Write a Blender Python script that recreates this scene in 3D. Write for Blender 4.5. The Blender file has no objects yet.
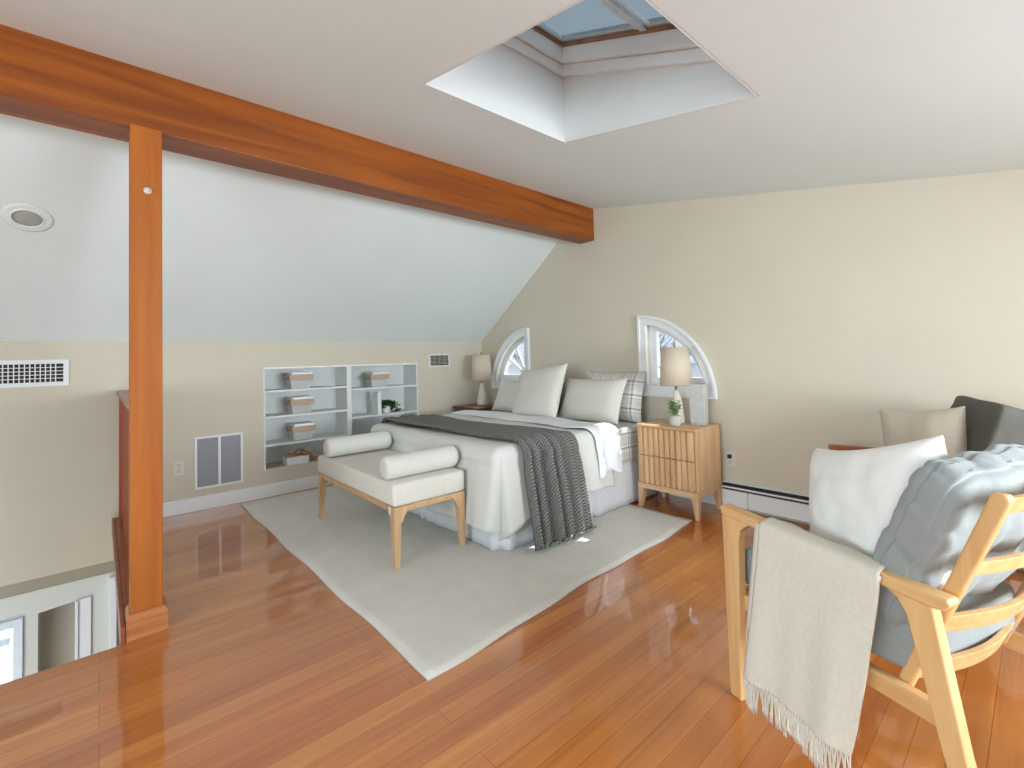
import bpy, bmesh, math, random
from mathutils import Vector, Matrix, noise
from mathutils.geometry import tessellate_polygon
random.seed(7)
SC = bpy.context.scene
COL = SC.collection
PI = math.pi

# ------------------------------------------------------------------ camera
cam_d = bpy.data.cameras.new('camera')
cam = bpy.data.objects.new('camera', cam_d)
COL.objects.link(cam)
SC.camera = cam
cam_d.sensor_width = 36.0
cam_d.lens = 471.0 / 1024.0 * 36.0
cam_d.shift_x = (512 - 540) / 1024.0
cam_d.shift_y = (342 - 384) / 1024.0
cam_d.clip_start = 0.02
RIGHT = Vector((0.68209612, 0.73070403, -0.02857472))
DOWN = Vector((-0.04340025, 0.00144433, -0.99905672))
FWD = Vector((-0.7299735, 0.68269286, 0.03269791))
M = Matrix.Identity(4)
for i in range(3):
    M[i][0] = RIGHT[i]; M[i][1] = -DOWN[i]; M[i][2] = -FWD[i]
M[2][3] = 1.2
cam.matrix_world = M

# ------------------------------------------------------------------ light
SC.view_settings.view_transform = 'Standard'
SC.view_settings.look = 'None'
SC.view_settings.gamma = 1.0
SC.view_settings.exposure = 0.40
try:
    SC.view_settings.use_curve_mapping = False
except Exception:
    pass
W = bpy.data.worlds.new('sky_world'); SC.world = W; W.use_nodes = True
wn = W.node_tree.nodes; wl = W.node_tree.links
bg = wn['Background']
geo = wn.new('ShaderNodeNewGeometry') if False else wn.new('ShaderNodeTexCoord')
sep = wn.new('ShaderNodeSeparateXYZ')
rmp = wn.new('ShaderNodeValToRGB')
wl.new(geo.outputs['Generated'], sep.inputs[0]); wl.new(sep.outputs['Z'], rmp.inputs[0])
rmp.color_ramp.elements[0].position = 0.0; rmp.color_ramp.elements[0].color = (0.90, 0.93, 0.96, 1)
rmp.color_ramp.elements[1].position = 0.9; rmp.color_ramp.elements[1].color = (0.58, 0.70, 0.82, 1)
wl.new(rmp.outputs[0], bg.inputs[0])
bg.inputs[1].default_value = 2.0

sun_d = bpy.data.lights.new('sun', 'SUN'); sun_d.energy = 11.0; sun_d.angle = math.radians(0.8); sun_d.color = (1.0, 0.93, 0.84)
sun = bpy.data.objects.new('sun', sun_d); COL.objects.link(sun)
sun.rotation_euler = Vector((-0.02, -1.0, -0.80)).to_track_quat('-Z', 'Y').to_euler()

def area(name, loc, target, sx, sy, power, color=(1, 1, 1)):
    d = bpy.data.lights.new(name, 'AREA'); d.shape = 'RECTANGLE'; d.size = sx; d.size_y = sy
    d.energy = power; d.color = color
    o = bpy.data.objects.new(name, d); COL.objects.link(o); o.location = loc
    o.rotation_euler = (Vector(target) - Vector(loc)).to_track_quat('-Z', 'Y').to_euler()
    return o
# fill lights added behind the camera, beside the room and on the ground floor
area('fill_rear', (-0.2, -2.85, 1.2), (-1.4, 3.0, 1.75), 2.6, 1.1, 76, (0.72, 0.91, 1.0))
side_fill = area('fill_side', (1.85, 2.0, 1.2), (-4.9, 1.5, 1.15), 1.9, 0.8, 45, (0.82, 0.93, 1.0)); side_fill.data.spread = math.radians(115)
area('fill_ground_floor', (-3.3, -1.0, -1.7), (-4.9, -0.3, -1.5), 1.0, 1.2, 17, (0.92, 0.97, 1.0))

# ------------------------------------------------------------------ materials
def s2l(c):
    return tuple(((x / 255.0) / 12.92 if x / 255.0 <= 0.04045 else ((x / 255.0 + 0.055) / 1.055) ** 2.4) for x in c)
MATS = {}
def mat(name, rgb, rough=0.6, metal=0.0, noise_amt=0.05, nscale=8.0, bump=0.0, bscale=40.0, coat=0.0, spec=0.5, sheen=0.0, trans=0.0, stretch=None, sub=0.0):
    if name in MATS: return MATS[name]
    m = bpy.data.materials.new(name); m.use_nodes = True
    nt = m.node_tree; b = nt.nodes['Principled BSDF']
    c = s2l(rgb)
    tc = nt.nodes.new('ShaderNodeTexCoord'); mp = nt.nodes.new('ShaderNodeMapping')
    nt.links.new(tc.outputs['Object'], mp.inputs[0])
    if stretch: mp.inputs['Scale'].default_value = stretch
    nz = nt.nodes.new('ShaderNodeTexNoise'); nz.inputs['Scale'].default_value = nscale; nz.inputs['Detail'].default_value = 5
    nt.links.new(mp.outputs[0], nz.inputs['Vector'])
    r = nt.nodes.new('ShaderNodeValToRGB')
    r.color_ramp.elements[0].position = 0.3; r.color_ramp.elements[1].position = 0.7
    lo = tuple(x * (1 - noise_amt) for x in c); hi = tuple(min(1, x * (1 + noise_amt)) for x in c)
    r.color_ramp.elements[0].color = (*lo, 1); r.color_ramp.elements[1].color = (*hi, 1)
    nt.links.new(nz.outputs['Fac'], r.inputs[0]); nt.links.new(r.outputs[0], b.inputs['Base Color'])
    b.inputs['Roughness'].default_value = rough; b.inputs['Metallic'].default_value = metal
    b.inputs['Coat Weight'].default_value = coat; b.inputs['Specular IOR Level'].default_value = spec
    b.inputs['Sheen Weight'].default_value = sheen
    if bump:
        n2 = nt.nodes.new('ShaderNodeTexNoise'); n2.inputs['Scale'].default_value = bscale; n2.inputs['Detail'].default_value = 4
        nt.links.new(mp.outputs[0], n2.inputs['Vector'])
        bp = nt.nodes.new('ShaderNodeBump'); bp.inputs['Strength'].default_value = bump; bp.inputs['Distance'].default_value = 0.01
        nt.links.new(n2.outputs['Fac'], bp.inputs['Height']); nt.links.new(bp.outputs[0], b.inputs['Normal'])
    MATS[name] = m
    return m

def wood(name, lo, hi, rough=0.4, axis='X', scale=14.0, coat=0.0):
    """wood with grain running along one object axis"""
    if name in MATS: return MATS[name]
    m = bpy.data.materials.new(name); m.use_nodes = True
    nt = m.node_tree; b = nt.nodes['Principled BSDF']
    tc = nt.nodes.new('ShaderNodeTexCoord'); mp = nt.nodes.new('ShaderNodeMapping')
    sc = {'X': (0.06, 1, 1), 'Y': (1, 0.06, 1), 'Z': (1, 1, 0.06)}[axis]
    mp.inputs['Scale'].default_value = sc
    nt.links.new(tc.outputs['Object'], mp.inputs[0])
    nz = nt.nodes.new('ShaderNodeTexNoise'); nz.inputs['Scale'].default_value = scale; nz.inputs['Detail'].default_value = 6; nz.inputs['Distortion'].default_value = 0.6
    nt.links.new(mp.outputs[0], nz.inputs['Vector'])
    r = nt.nodes.new('ShaderNodeValToRGB')
    r.color_ramp.elements[0].position = 0.32; r.color_ramp.elements[1].position = 0.68
    r.color_ramp.elements[0].color = (*s2l(lo), 1); r.color_ramp.elements[1].color = (*s2l(hi), 1)
    nt.links.new(nz.outputs['Fac'], r.inputs[0]); nt.links.new(r.outputs[0], b.inputs['Base Color'])
    b.inputs['Roughness'].default_value = rough; b.inputs['Coat Weight'].default_value = coat; b.inputs['Coat Roughness'].default_value = 0.12
    MATS[name] = m
    return m

def floor_mat():
    m = bpy.data.materials.new('oak_floorboards'); m.use_nodes = True
    nt = m.node_tree; b = nt.nodes['Principled BSDF']; L = nt.links.new
    tc = nt.nodes.new('ShaderNodeTexCoord'); mp = nt.nodes.new('ShaderNodeMapping')
    mp.inputs['Rotation'].default_value = (0, 0, PI / 2)
    L(tc.outputs['Object'], mp.inputs[0])
    br = nt.nodes.new('ShaderNodeTexBrick')
    br.inputs['Scale'].default_value = 1.0; br.inputs['Brick Width'].default_value = 2.3; br.inputs['Row Height'].default_value = 0.082
    br.inputs['Mortar Size'].default_value = 0.0012; br.inputs['Mortar Smooth'].default_value = 0.3
    br.offset = 0.37; br.offset_frequency = 3; br.squash = 1.0
    br.inputs['Color1'].default_value = (*s2l((190, 112, 50)), 1)
    br.inputs['Color2'].default_value = (*s2l((206, 134, 66)), 1)
    br.inputs['Mortar'].default_value = (*s2l((146, 80, 34)), 1)
    L(mp.outputs[0], br.inputs['Vector'])
    m2 = nt.nodes.new('ShaderNodeMapping'); m2.inputs['Scale'].default_value = (1, 0.045, 1); L(tc.outputs['Object'], m2.inputs[0])
    nz = nt.nodes.new('ShaderNodeTexNoise'); nz.inputs['Scale'].default_value = 26; nz.inputs['Detail'].default_value = 7; nz.inputs['Distortion'].default_value = 0.8
    L(m2.outputs[0], nz.inputs['Vector'])
    r = nt.nodes.new('ShaderNodeValToRGB'); r.color_ramp.elements[0].position = 0.3; r.color_ramp.elements[1].position = 0.72
    r.color_ramp.elements[0].color = (0.80, 0.72, 0.64, 1); r.color_ramp.elements[1].color = (1.08, 1.06, 1.03, 1)
    L(nz.outputs['Fac'], r.inputs[0])
    mx = nt.nodes.new('ShaderNodeMix'); mx.data_type = 'RGBA'; mx.blend_type = 'MULTIPLY'; mx.inputs[0].default_value = 1.0
    L(br.outputs['Color'], mx.inputs[6]); L(r.outputs[0], mx.inputs[7])
    # broad tone drift
    n3 = nt.nodes.new('ShaderNodeTexNoise'); n3.inputs['Scale'].default_value = 5.0
    m3 = nt.nodes.new('ShaderNodeMapping'); m3.inputs['Scale'].default_value = (1, 0.12, 1); L(tc.outputs['Object'], m3.inputs[0]); L(m3.outputs[0], n3.inputs['Vector'])
    r3 = nt.nodes.new('ShaderNodeValToRGB'); r3.color_ramp.elements[0].position = 0.35; r3.color_ramp.elements[1].position = 0.65
    r3.color_ramp.elements[0].color = (0.86, 0.78, 0.70, 1); r3.color_ramp.elements[1].color = (1.04, 1.05, 1.05, 1)
    L(n3.outputs['Fac'], r3.inputs[0])
    mx2 = nt.nodes.new('ShaderNodeMix'); mx2.data_type = 'RGBA'; mx2.blend_type = 'MULTIPLY'; mx2.inputs[0].default_value = 1.0
    L(mx.outputs[2], mx2.inputs[6]); L(r3.outputs[0], mx2.inputs[7])
    L(mx2.outputs[2], b.inputs['Base Color'])
    b.inputs['Roughness'].default_value = 0.28
    b.inputs['Coat Weight'].default_value = 1.0; b.inputs['Coat Roughness'].default_value = 0.045; b.inputs['Coat IOR'].default_value = 1.53
    # slight cupping of boards
    wv = nt.nodes.new('ShaderNodeTexNoise'); wv.inputs['Scale'].default_value = 3.0
    L(tc.outputs['Object'], wv.inputs['Vector'])
    bp = nt.nodes.new('ShaderNodeBump'); bp.inputs['Strength'].default_value = 0.12; bp.inputs['Distance'].default_value = 0.02
    L(wv.outputs['Fac'], bp.inputs['Height']); L(bp.outputs[0], b.inputs['Normal']); L(bp.outputs[0], b.inputs['Coat Normal'])
    return m

def plaid_mat():
    m = bpy.data.materials.new('plaid_cotton'); m.use_nodes = True
    nt = m.node_tree; b = nt.nodes['Principled BSDF']; L = nt.links.new
    tc = nt.nodes.new('ShaderNodeTexCoord'); sp = nt.nodes.new('ShaderNodeSeparateXYZ'); L(tc.outputs['UV'], sp.inputs[0])
    def stripes(out, period, w, off):
        a = nt.nodes.new('ShaderNodeMath'); a.operation = 'ADD'; a.inputs[1].default_value = off; L(out, a.inputs[0])
        d = nt.nodes.new('ShaderNodeMath'); d.operation = 'DIVIDE'; d.inputs[1].default_value = period; L(a.outputs[0], d.inputs[0])
        f = nt.nodes.new('ShaderNodeMath'); f.operation = 'FRACT'; L(d.outputs[0], f.inputs[0])
        l = nt.nodes.new('ShaderNodeMath'); l.operation = 'LESS_THAN'; l.inputs[1].default_value = w; L(f.outputs[0], l.inputs[0])
        return l.outputs[0]
    def add(p, q, k=1.0):
        a = nt.nodes.new('ShaderNodeMath'); a.operation = 'MULTIPLY_ADD'; a.inputs[1].default_value = k; L(q, a.inputs[0]); L(p, a.inputs[2]); return a.outputs[0]
    z = nt.nodes.new('ShaderNodeValue'); z.outputs[0].default_value = 0.0
    acc = z.outputs[0]
    for ax in ('X', 'Y'):
        acc = add(acc, stripes(sp.outputs[ax], 0.12, 0.11, 0.0), 0.55)
        acc = add(acc, stripes(sp.outputs[ax], 0.12, 0.07, 0.03), 0.35)
        acc = add(acc, stripes(sp.outputs[ax], 0.12, 0.38, 0.08), 0.12)
    cl = nt.nodes.new('ShaderNodeClamp'); L(acc, cl.inputs[0])
    mx = nt.nodes.new('ShaderNodeMix'); mx.data_type = 'RGBA'
    mx.inputs[6].default_value = (*s2l((232, 229, 222)), 1); mx.inputs[7].default_value = (*s2l((108, 108, 112)), 1)
    L(cl.outputs[0], mx.inputs[0]); L(mx.outputs[2], b.inputs['Base Color'])
    b.inputs['Roughness'].default_value = 0.9
    return m

def knit_mat(name, rgb, rows=0.016, strength=0.9, lo=0.55):
    m = bpy.data.materials.new(name); m.use_nodes = True
    nt = m.node_tree; b = nt.nodes['Principled BSDF']; L = nt.links.new
    tc = nt.nodes.new('ShaderNodeTexCoord'); sp = nt.nodes.new('ShaderNodeSeparateXYZ'); L(tc.outputs['UV'], sp.inputs[0])
    def sin_of(out, period, warp=None):
        d = nt.nodes.new('ShaderNodeMath'); d.operation = 'MULTIPLY'; d.inputs[1].default_value = 2 * PI / period; L(out, d.inputs[0])
        o = d.outputs[0]
        if warp is not None:
            a = nt.nodes.new('ShaderNodeMath'); a.operation = 'ADD'; L(o, a.inputs[0]); L(warp, a.inputs[1]); o = a.outputs[0]
        s = nt.nodes.new('ShaderNodeMath'); s.operation = 'SINE'; L(o, s.inputs[0]); return s.outputs[0]
    sx = sin_of(sp.outputs['X'], rows * 2.0)
    sa = nt.nodes.new('ShaderNodeMath'); sa.operation = 'MULTIPLY'; sa.inputs[1].default_value = 1.15; L(sx, sa.inputs[0])
    sy = sin_of(sp.outputs['Y'], rows, sa.outputs[0])
    mr = nt.nodes.new('ShaderNodeMapRange'); mr.inputs['From Min'].default_value = -1; L(sy, mr.inputs[0])
    c = s2l(rgb)
    mx = nt.nodes.new('ShaderNodeMix'); mx.data_type = 'RGBA'
    mx.inputs[6].default_value = (*(x * lo for x in c), 1); mx.inputs[7].default_value = (*(min(1, x * 1.25) for x in c), 1)
    L(mr.outputs[0], mx.inputs[0]); L(mx.outputs[2], b.inputs['Base Color'])
    bp = nt.nodes.new('ShaderNodeBump'); bp.inputs['Strength'].default_value = strength; bp.inputs['Distance'].default_value = 0.006
    L(mr.outputs[0], bp.inputs['Height']); L(bp.outputs[0], b.inputs['Normal'])
    b.inputs['Roughness'].default_value = 0.95
    return m

def glass_mat(name, tint=(1, 1, 1), gloss=0.08):
    m = bpy.data.materials.new(name); m.use_nodes = True
    nt = m.node_tree; out = nt.nodes['Material Output']; nt.nodes.remove(nt.nodes['Principled BSDF'])
    t = nt.nodes.new('ShaderNodeBsdfTransparent'); t.inputs[0].default_value = (*tint, 1)
    g = nt.nodes.new('ShaderNodeBsdfGlossy'); g.inputs['Roughness'].default_value = 0.02
    mx = nt.nodes.new('ShaderNodeMixShader'); mx.inputs[0].default_value = gloss
    nt.links.new(t.outputs[0], mx.inputs[1]); nt.links.new(g.outputs[0], mx.inputs[2]); nt.links.new(mx.outputs[0], out.inputs[0])
    return m

def shade_mat():
    m = bpy.data.materials.new('linen_lampshade'); m.use_nodes = True
    nt = m.node_tree; out = nt.nodes['Material Output']; b = nt.nodes['Principled BSDF']
    b.inputs['Base Color'].default_value = (*s2l((240, 230, 212)), 1); b.inputs['Roughness'].default_value = 0.9
    t = nt.nodes.new('ShaderNodeBsdfTranslucent'); t.inputs[0].default_value = (*s2l((244, 218, 184)), 1)
    tc = nt.nodes.new('ShaderNodeTexCoord'); nz = nt.nodes.new('ShaderNodeTexNoise'); nz.inputs['Scale'].default_value = 120
    mp = nt.nodes.new('ShaderNodeMapping'); mp.inputs['Scale'].default_value = (1, 1, 0.2)
    nt.links.new(tc.outputs['Object'], mp.inputs[0]); nt.links.new(mp.outputs[0], nz.inputs['Vector'])
    bp = nt.nodes.new('ShaderNodeBump'); bp.inputs['Strength'].default_value = 0.25; bp.inputs['Distance'].default_value = 0.002
    nt.links.new(nz.outputs['Fac'], bp.inputs['Height']); nt.links.new(bp.outputs[0], b.inputs['Normal'])
    mx = nt.nodes.new('ShaderNodeMixShader'); mx.inputs[0].default_value = 0.35
    nt.links.new(b.outputs[0], mx.inputs[1]); nt.links.new(t.outputs[0], mx.inputs[2]); nt.links.new(mx.outputs[0], out.inputs[0])
    return m

M_WALL = mat('beige_wall_paint', (214, 204, 186), 0.85, noise_amt=0.02, nscale=2, bump=0.05, bscale=180)
M_CEIL = mat('ceiling_paint', (231, 237, 237), 0.9, noise_amt=0.012, nscale=2, bump=0.04, bscale=150)
M_TRIM = mat('white_trim_paint', (236, 237, 238), 0.35, noise_amt=0.01)
M_SHELF = mat('white_shelf_paint', (232, 234, 232), 0.5, noise_amt=0.01)
M_FLOOR = floor_mat()
M_BEAM = wood('fir_beam_wood', (124, 58, 5), (160, 84, 12), 0.45, 'Y', 16, 0.05)
M_POST = wood('fir_post_wood', (160, 82, 10), (182, 102, 20), 0.6, 'Z', 16, 0.0)
M_RAILW = wood('dark_fir_wood', (128, 62, 36), (160, 84, 50), 0.4, 'Z', 16, 0.2)
M_OAKZ = wood('pale_oak_upright', (200, 156, 112), (226, 186, 142), 0.45, 'Z', 22)
M_OAKX = wood('pale_oak_level', (200, 156, 112), (226, 186, 142), 0.45, 'X', 22)
M_CHAIRX = wood('ash_chair_level', (214, 164, 108), (232, 190, 136), 0.42, 'X', 20)
M_CHAIRZ = wood('ash_chair_upright', (214, 164, 108), (232, 190, 136), 0.42, 'Z', 20)
M_DKCX = wood('walnut_chair_level', (132, 74, 36), (160, 96, 52), 0.42, 'X', 20)
M_DKCZ = wood('walnut_chair_upright', (132, 74, 36), (160, 96, 52), 0.42, 'Z', 20)
M_NSDARK = wood('mahogany_stand', (92, 50, 38), (120, 70, 52), 0.35, 'X', 18)
M_RUG = mat('cream_rug_pile', (214, 209, 200), 0.95, noise_amt=0.05, nscale=7, bump=0.35, bscale=160, sheen=0.2)
M_DUVET = mat('white_duvet_cotton', (222, 220, 215), 0.9, noise_amt=0.015, bump=0.10, bscale=24)
M_SHEET = mat('white_sheet_cotton', (238, 240, 244), 0.85, noise_amt=0.01, bump=0.12, bscale=30)
M_SKIRT = mat('lilac_white_skirt', (228, 228, 233), 0.9, noise_amt=0.02, bump=0.08, bscale=30)
M_SHAM = mat('ivory_sham_linen', (222, 218, 208), 0.92, noise_amt=0.02, bump=0.12, bscale=60)
M_PLAID = plaid_mat()
M_THROWG = knit_mat('charcoal_knit', (130, 129, 124), 0.021, 1.0, 0.50)
M_THROWW = mat('cream_weave', (222, 215, 201), 0.95, noise_amt=0.04, nscale=90, bump=0.25, bscale=260)
M_BENCH = mat('oatmeal_upholstery', (228, 222, 212), 0.92, noise_amt=0.03, nscale=60, bump=0.25, bscale=220)
M_BOLST = mat('ivory_boucle', (224, 221, 215), 0.95, noise_amt=0.03, nscale=60, bump=0.5, bscale=160)
M_PILW = mat('white_velvet_pillow', (240, 238, 234), 0.9, noise_amt=0.015, bump=0.3, bscale=25)
M_PILB = mat('greige_linen_pillow', (206, 196, 180), 0.95, noise_amt=0.03, nscale=50, bump=0.2, bscale=120)
M_GREY = mat('blue_grey_cushion', (146, 150, 150), 0.85, noise_amt=0.04, nscale=4, bump=0.15, bscale=40, sheen=0.15)
M_DKGREY = mat('dark_grey_cushion', (98, 96, 90), 0.9, noise_amt=0.05, nscale=6, bump=0.15, bscale=50)
M_CONC = mat('concrete_vase', (196, 196, 192), 0.8, noise_amt=0.08, nscale=22, bump=0.3, bscale=60)
M_CERAM = mat('ivory_ceramic', (224, 216, 206), 0.45, noise_amt=0.03, nscale=20, bump=0.1, bscale=30)
M_POT = mat('pale_stone_pot', (200, 196, 190), 0.7, noise_amt=0.06, nscale=40, bump=0.2, bscale=90)
M_LEAF = mat('fresh_green_leaf', (112, 152, 74), 0.5, noise_amt=0.3, nscale=18)
M_LEAFD = mat('deep_green_leaf', (44, 84, 36), 0.5, noise_amt=0.3, nscale=18)
M_BLACK = mat('black_plastic', (28, 28, 28), 0.5)
M_DARK = mat('dark_duct', (46, 44, 40), 0.8)
M_FILT = mat('grey_return_filter', (160, 162, 168), 0.85, noise_amt=0.03, nscale=40, bump=0.3, bscale=200)
M_METAL = mat('brushed_metal', (150, 148, 144), 0.35, 0.9)
M_BRASS = mat('aged_brass', (150, 130, 96), 0.4, 0.8)
M_SHADE = shade_mat()
M_GLASS = glass_mat('window_glass', (0.80, 0.83, 0.86), 0.04)
M_SKYG = glass_mat('shaded_skylight_glass', (0.38, 0.41, 0.42), 0.04)
M_BIN = mat('grey_fabric_bin', (196, 198, 196), 0.8, noise_amt=0.04, nscale=40, bump=0.2, bscale=120)
M_BINT = mat('tan_bin_rim', (196, 170, 150), 0.7, noise_amt=0.04)
M_BROWN = wood('bead_wood', (150, 98, 62), (196, 146, 104), 0.5, 'X', 20)

# ------------------------------------------------------------------ builders
def link_mesh(name, verts, faces, m, parent=None, loc=None, smooth=False, uvs=None, bevel=0.0, seg=2, subsurf=0, solid=0.0, solid_off=-1.0, auto=True):
    me = bpy.data.meshes.new(name); me.from_pydata([tuple(v) for v in verts], [], faces); me.update()
    bm = bmesh.new(); bm.from_mesh(me)
    bmesh.ops.recalc_face_normals(bm, faces=bm.faces) if solid == 0 else None
    bm.to_mesh(me); bm.free()
    if uvs is not None:
        ul = me.uv_layers.new(name='UVMap')
        for lp in me.loops: ul.data[lp.index].uv = uvs[lp.vertex_index]
    me.materials.append(m)
    if smooth:
        for p in me.polygons: p.use_smooth = True
    o = bpy.data.objects.new(name, me); COL.objects.link(o)
    if parent is not None: o.parent = parent
    if loc is not None: o.location = loc
    if bevel:
        b = o.modifiers.new('Bevel', 'BEVEL'); b.width = bevel; b.segments = seg; b.limit_method = 'ANGLE'; b.angle_limit = math.radians(35)
        if not smooth:
            for p in me.polygons: p.use_smooth = False
    if solid:
        s = o.modifiers.new('Solidify', 'SOLIDIFY'); s.thickness = solid; s.offset = solid_off
    if subsurf:
        s = o.modifiers.new('Subsurf', 'SUBSURF'); s.levels = subsurf; s.render_levels = subsurf
    return o

class G:
    """collects shapes of one part, then links them as one mesh"""
    def __init__(s): s.v = []; s.f = []
    def add(s, v, f):
        n = len(s.v); s.v += [Vector(p) for p in v]; s.f += [tuple(i + n for i in q) for q in f]; return s
    def box(s, a, b):
        x0, y0, z0 = a; x1, y1, z1 = b
        v = [(x0, y0, z0), (x1, y0, z0), (x1, y1, z0), (x0, y1, z0), (x0, y0, z1), (x1, y0, z1), (x1, y1, z1), (x0, y1, z1)]
        return s.add(v, [(0, 3, 2, 1), (4, 5, 6, 7), (0, 1, 5, 4), (1, 2, 6, 5), (2, 3, 7, 6), (3, 0, 4, 7)])
    def hexa(s, bot, top):
        return s.add(list(bot) + list(top), [(3, 2, 1, 0), (4, 5, 6, 7), (0, 1, 5, 4), (1, 2, 6, 5), (2, 3, 7, 6), (3, 0, 4, 7)])
    def bar(s, p, q, w, h, side=Vector((0, 1, 0))):
        """box beam from p to q; w across `side`, h across the third direction"""
        p = Vector(p); q = Vector(q); d = (q - p).normalized(); sd = (side - d * side.dot(d)).normalized(); up = d.cross(sd)
        c = []
        for e in (p, q):
            for (a, b) in ((-1, -1), (1, -1), (1, 1), (-1, 1)): c.append(e + sd * a * w / 2 + up * b * h / 2)
        return s.hexa(c[:4], c[4:])
    def tube(s, pts, r, n=10, closed=False):
        pts = [Vector(p) for p in pts]; rs = r if isinstance(r, (list, tuple)) else [r] * len(pts)
        rings = []; N = len(pts)
        for i, p in enumerate(pts):
            a = pts[(i - 1) % N] if (closed or i > 0) else pts[i]; b = pts[(i + 1) % N] if (closed or i < N - 1) else pts[i]
            d = (b - a).normalized(); ref = Vector((0, 0, 1)) if abs(d.z) < 0.9 else Vector((1, 0, 0))
            x = d.cross(ref).normalized(); y = d.cross(x)
            rings.append([p + (x * math.cos(2 * PI * k / n) + y * math.sin(2 * PI * k / n)) * rs[i] for k in range(n)])
        v = [q for rg in rings for q in rg]; f = []
        for i in range(N if closed else N - 1):
            j = (i + 1) % N
            for k in range(n): f.append((i * n + k, i * n + (k + 1) % n, j * n + (k + 1) % n, j * n + k))
        if not closed: f.append(tuple(range(n))[::-1]); f.append(tuple(range((N - 1) * n, N * n)))
        return s.add(v, f)
    def lathe(s, prof, n=28, c=(0, 0, 0), cap=True, fac=None):
        v = []; f = []
        for (r, z) in prof:
            for k in range(n): v.append((c[0] + r * math.cos(2 * PI * k / n), c[1] + r * math.sin(2 * PI * k / n), c[2] + z))
        for i in range(len(prof) - 1):
            for k in range(n): f.append((i * n + k, i * n + (k + 1) % n, (i + 1) * n + (k + 1) % n, (i + 1) * n + k))
        if cap: f.append(tuple(range(n))[::-1]); f.append(tuple(range((len(prof) - 1) * n, len(prof) * n)))
        return s.add(v, f)
    def prism(s, outer, holes, o, u, w, t):
        """flat outline (2D) with holes, placed at o + a*u + b*w, thickness vector t"""
        o = Vector(o); u = Vector(u); w = Vector(w); t = Vector(t)
        loops = [outer] + list(holes)
        flat = [p for lp in loops for p in lp]
        tri = tessellate_polygon([[Vector((p[0], p[1], 0)) for p in lp] for lp in loops])
        n = len(flat)
        v = [o + u * p[0] + w * p[1] for p in flat] + [o + u * p[0] + w * p[1] + t for p in flat]
        f = [tuple(x) for x in tri] + [tuple(i + n for i in reversed(x)) for x in tri]
        st = 0
        for lp in loops:
            m_ = len(lp)
            for i in range(m_):
                a = st + i; b = st + (i + 1) % m_
                f.append((a, b, b + n, a + n))
            st += m_
        return s.add(v, f)
    def out(s, name, m, parent=None, **k): return link_mesh(name, s.v, s.f, m, parent, **k)

def smooth_all(o):
    for p in o.data.polygons: p.use_smooth = True
    return o

def thing(name, label, cat, loc=(0, 0, 0), rz=0.0, group=None):
    o = bpy.data.objects.new(name, None); COL.objects.link(o); o.location = loc; o.rotation_euler = (0, 0, rz); o.empty_display_size = 0.1
    return tag(o, label, cat, group)
def tag(o, label, cat, group=None):
    o['label'] = label; o['category'] = cat
    if group: o['group'] = group
    return o
def struct(o):
    o['kind'] = 'structure'; return o
def dup(root, loc, rz=None, label=None, group=None):
    r = root.copy(); COL.objects.link(r); r.location = loc
    if rz is not None: r.rotation_euler = (0, 0, rz)
    if label: r['label'] = label
    if group: r['group'] = group
    for ch in list(root.children):
        c = ch.copy(); COL.objects.link(c); c.parent = r
        for g in list(ch.children):
            d = g.copy(); COL.objects.link(d); d.parent = c
    return r

# ------------------------------------------------------------------ room shell
BW = 3.56      # back wall plane (y)
KW = -4.90     # low side wall plane (x)
XR = 2.0       # far side wall
YN = -3.0      # wall behind the camera
def zc(x): return 2.654 - 0.18 * (x + 3.0)      # gently sloping ceiling
SL = 0.706
def zs(x): return 1.42 + SL * (x - KW)           # steep ceiling
SW = 0.085                                        # stairwell edge (y)
SX = -2.80                                        # stairwell edge (x)

g = G()
g.box((SX, YN, -0.25), (XR, BW + 0.15, 0.0)); g.box((KW, SW, -0.25), (SX, BW + 0.15, 0.0))
struct(g.out('floor', M_FLOOR))

# ground-floor level seen through the stairwell
struct(G().box((KW - 1.6, YN, -2.75), (SX + 0.4, 1.5, -2.65)).out('floor_ground', mat('ground_floor_boards', (190, 130, 84), 0.4)))

g = G(); g.box((KW - 1.7, YN - .1, -2.75), (SX + .5, YN, -.2501)); g.box((SX + .4, YN, -2.75), (SX + .5, 1.5, -.2501)); g.box((KW - 1.7, 1.5, -2.75), (SX + .5, 1.6, -.2501)); g.box((KW - 1.7, -.345, -2.75), (KW - 1.6, 1.5, -.2501))
g.box((KW - 1.6, -.345, -.34), (KW - .13, 1.5, -.2501)); g.box((KW - 1.6, -.385, -2.65), (KW - .13, -.345, -.2501))
struct(g.out('wall_ground_floor', mat('pale_grey_wall_paint', (222, 224, 218), 0.85, noise_amt=0.02, nscale=2)))

# knee wall with the opening of the built-in shelves
NY0, NY1, NZ0, NZ1, ND = 1.095, 2.650, 0.235, 1.175, 0.32
outer = [(YN, -0.25), (BW + 0.15, -0.25), (BW + 0.15, 1.47), (YN, 1.47)]
hole = [(NY0, NZ0), (NY0, NZ1), (NY1, NZ1), (NY1, NZ0)]
struct(G().prism(outer, [hole], (KW, 0, 0), (0, 1, 0), (0, 0, 1), (-0.08, 0, 0)).out('wall_left', M_WALL))
M_BAND = mat('khaki_band', (168, 160, 140), 0.7, noise_amt=0.02)  # band below the knee wall, a darker beige than the wall
struct(G().box((KW - 0.10, YN, -0.335), (KW - 0.004, SW + 0.1, -0.25)).out('trim_1', M_BAND))
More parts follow.
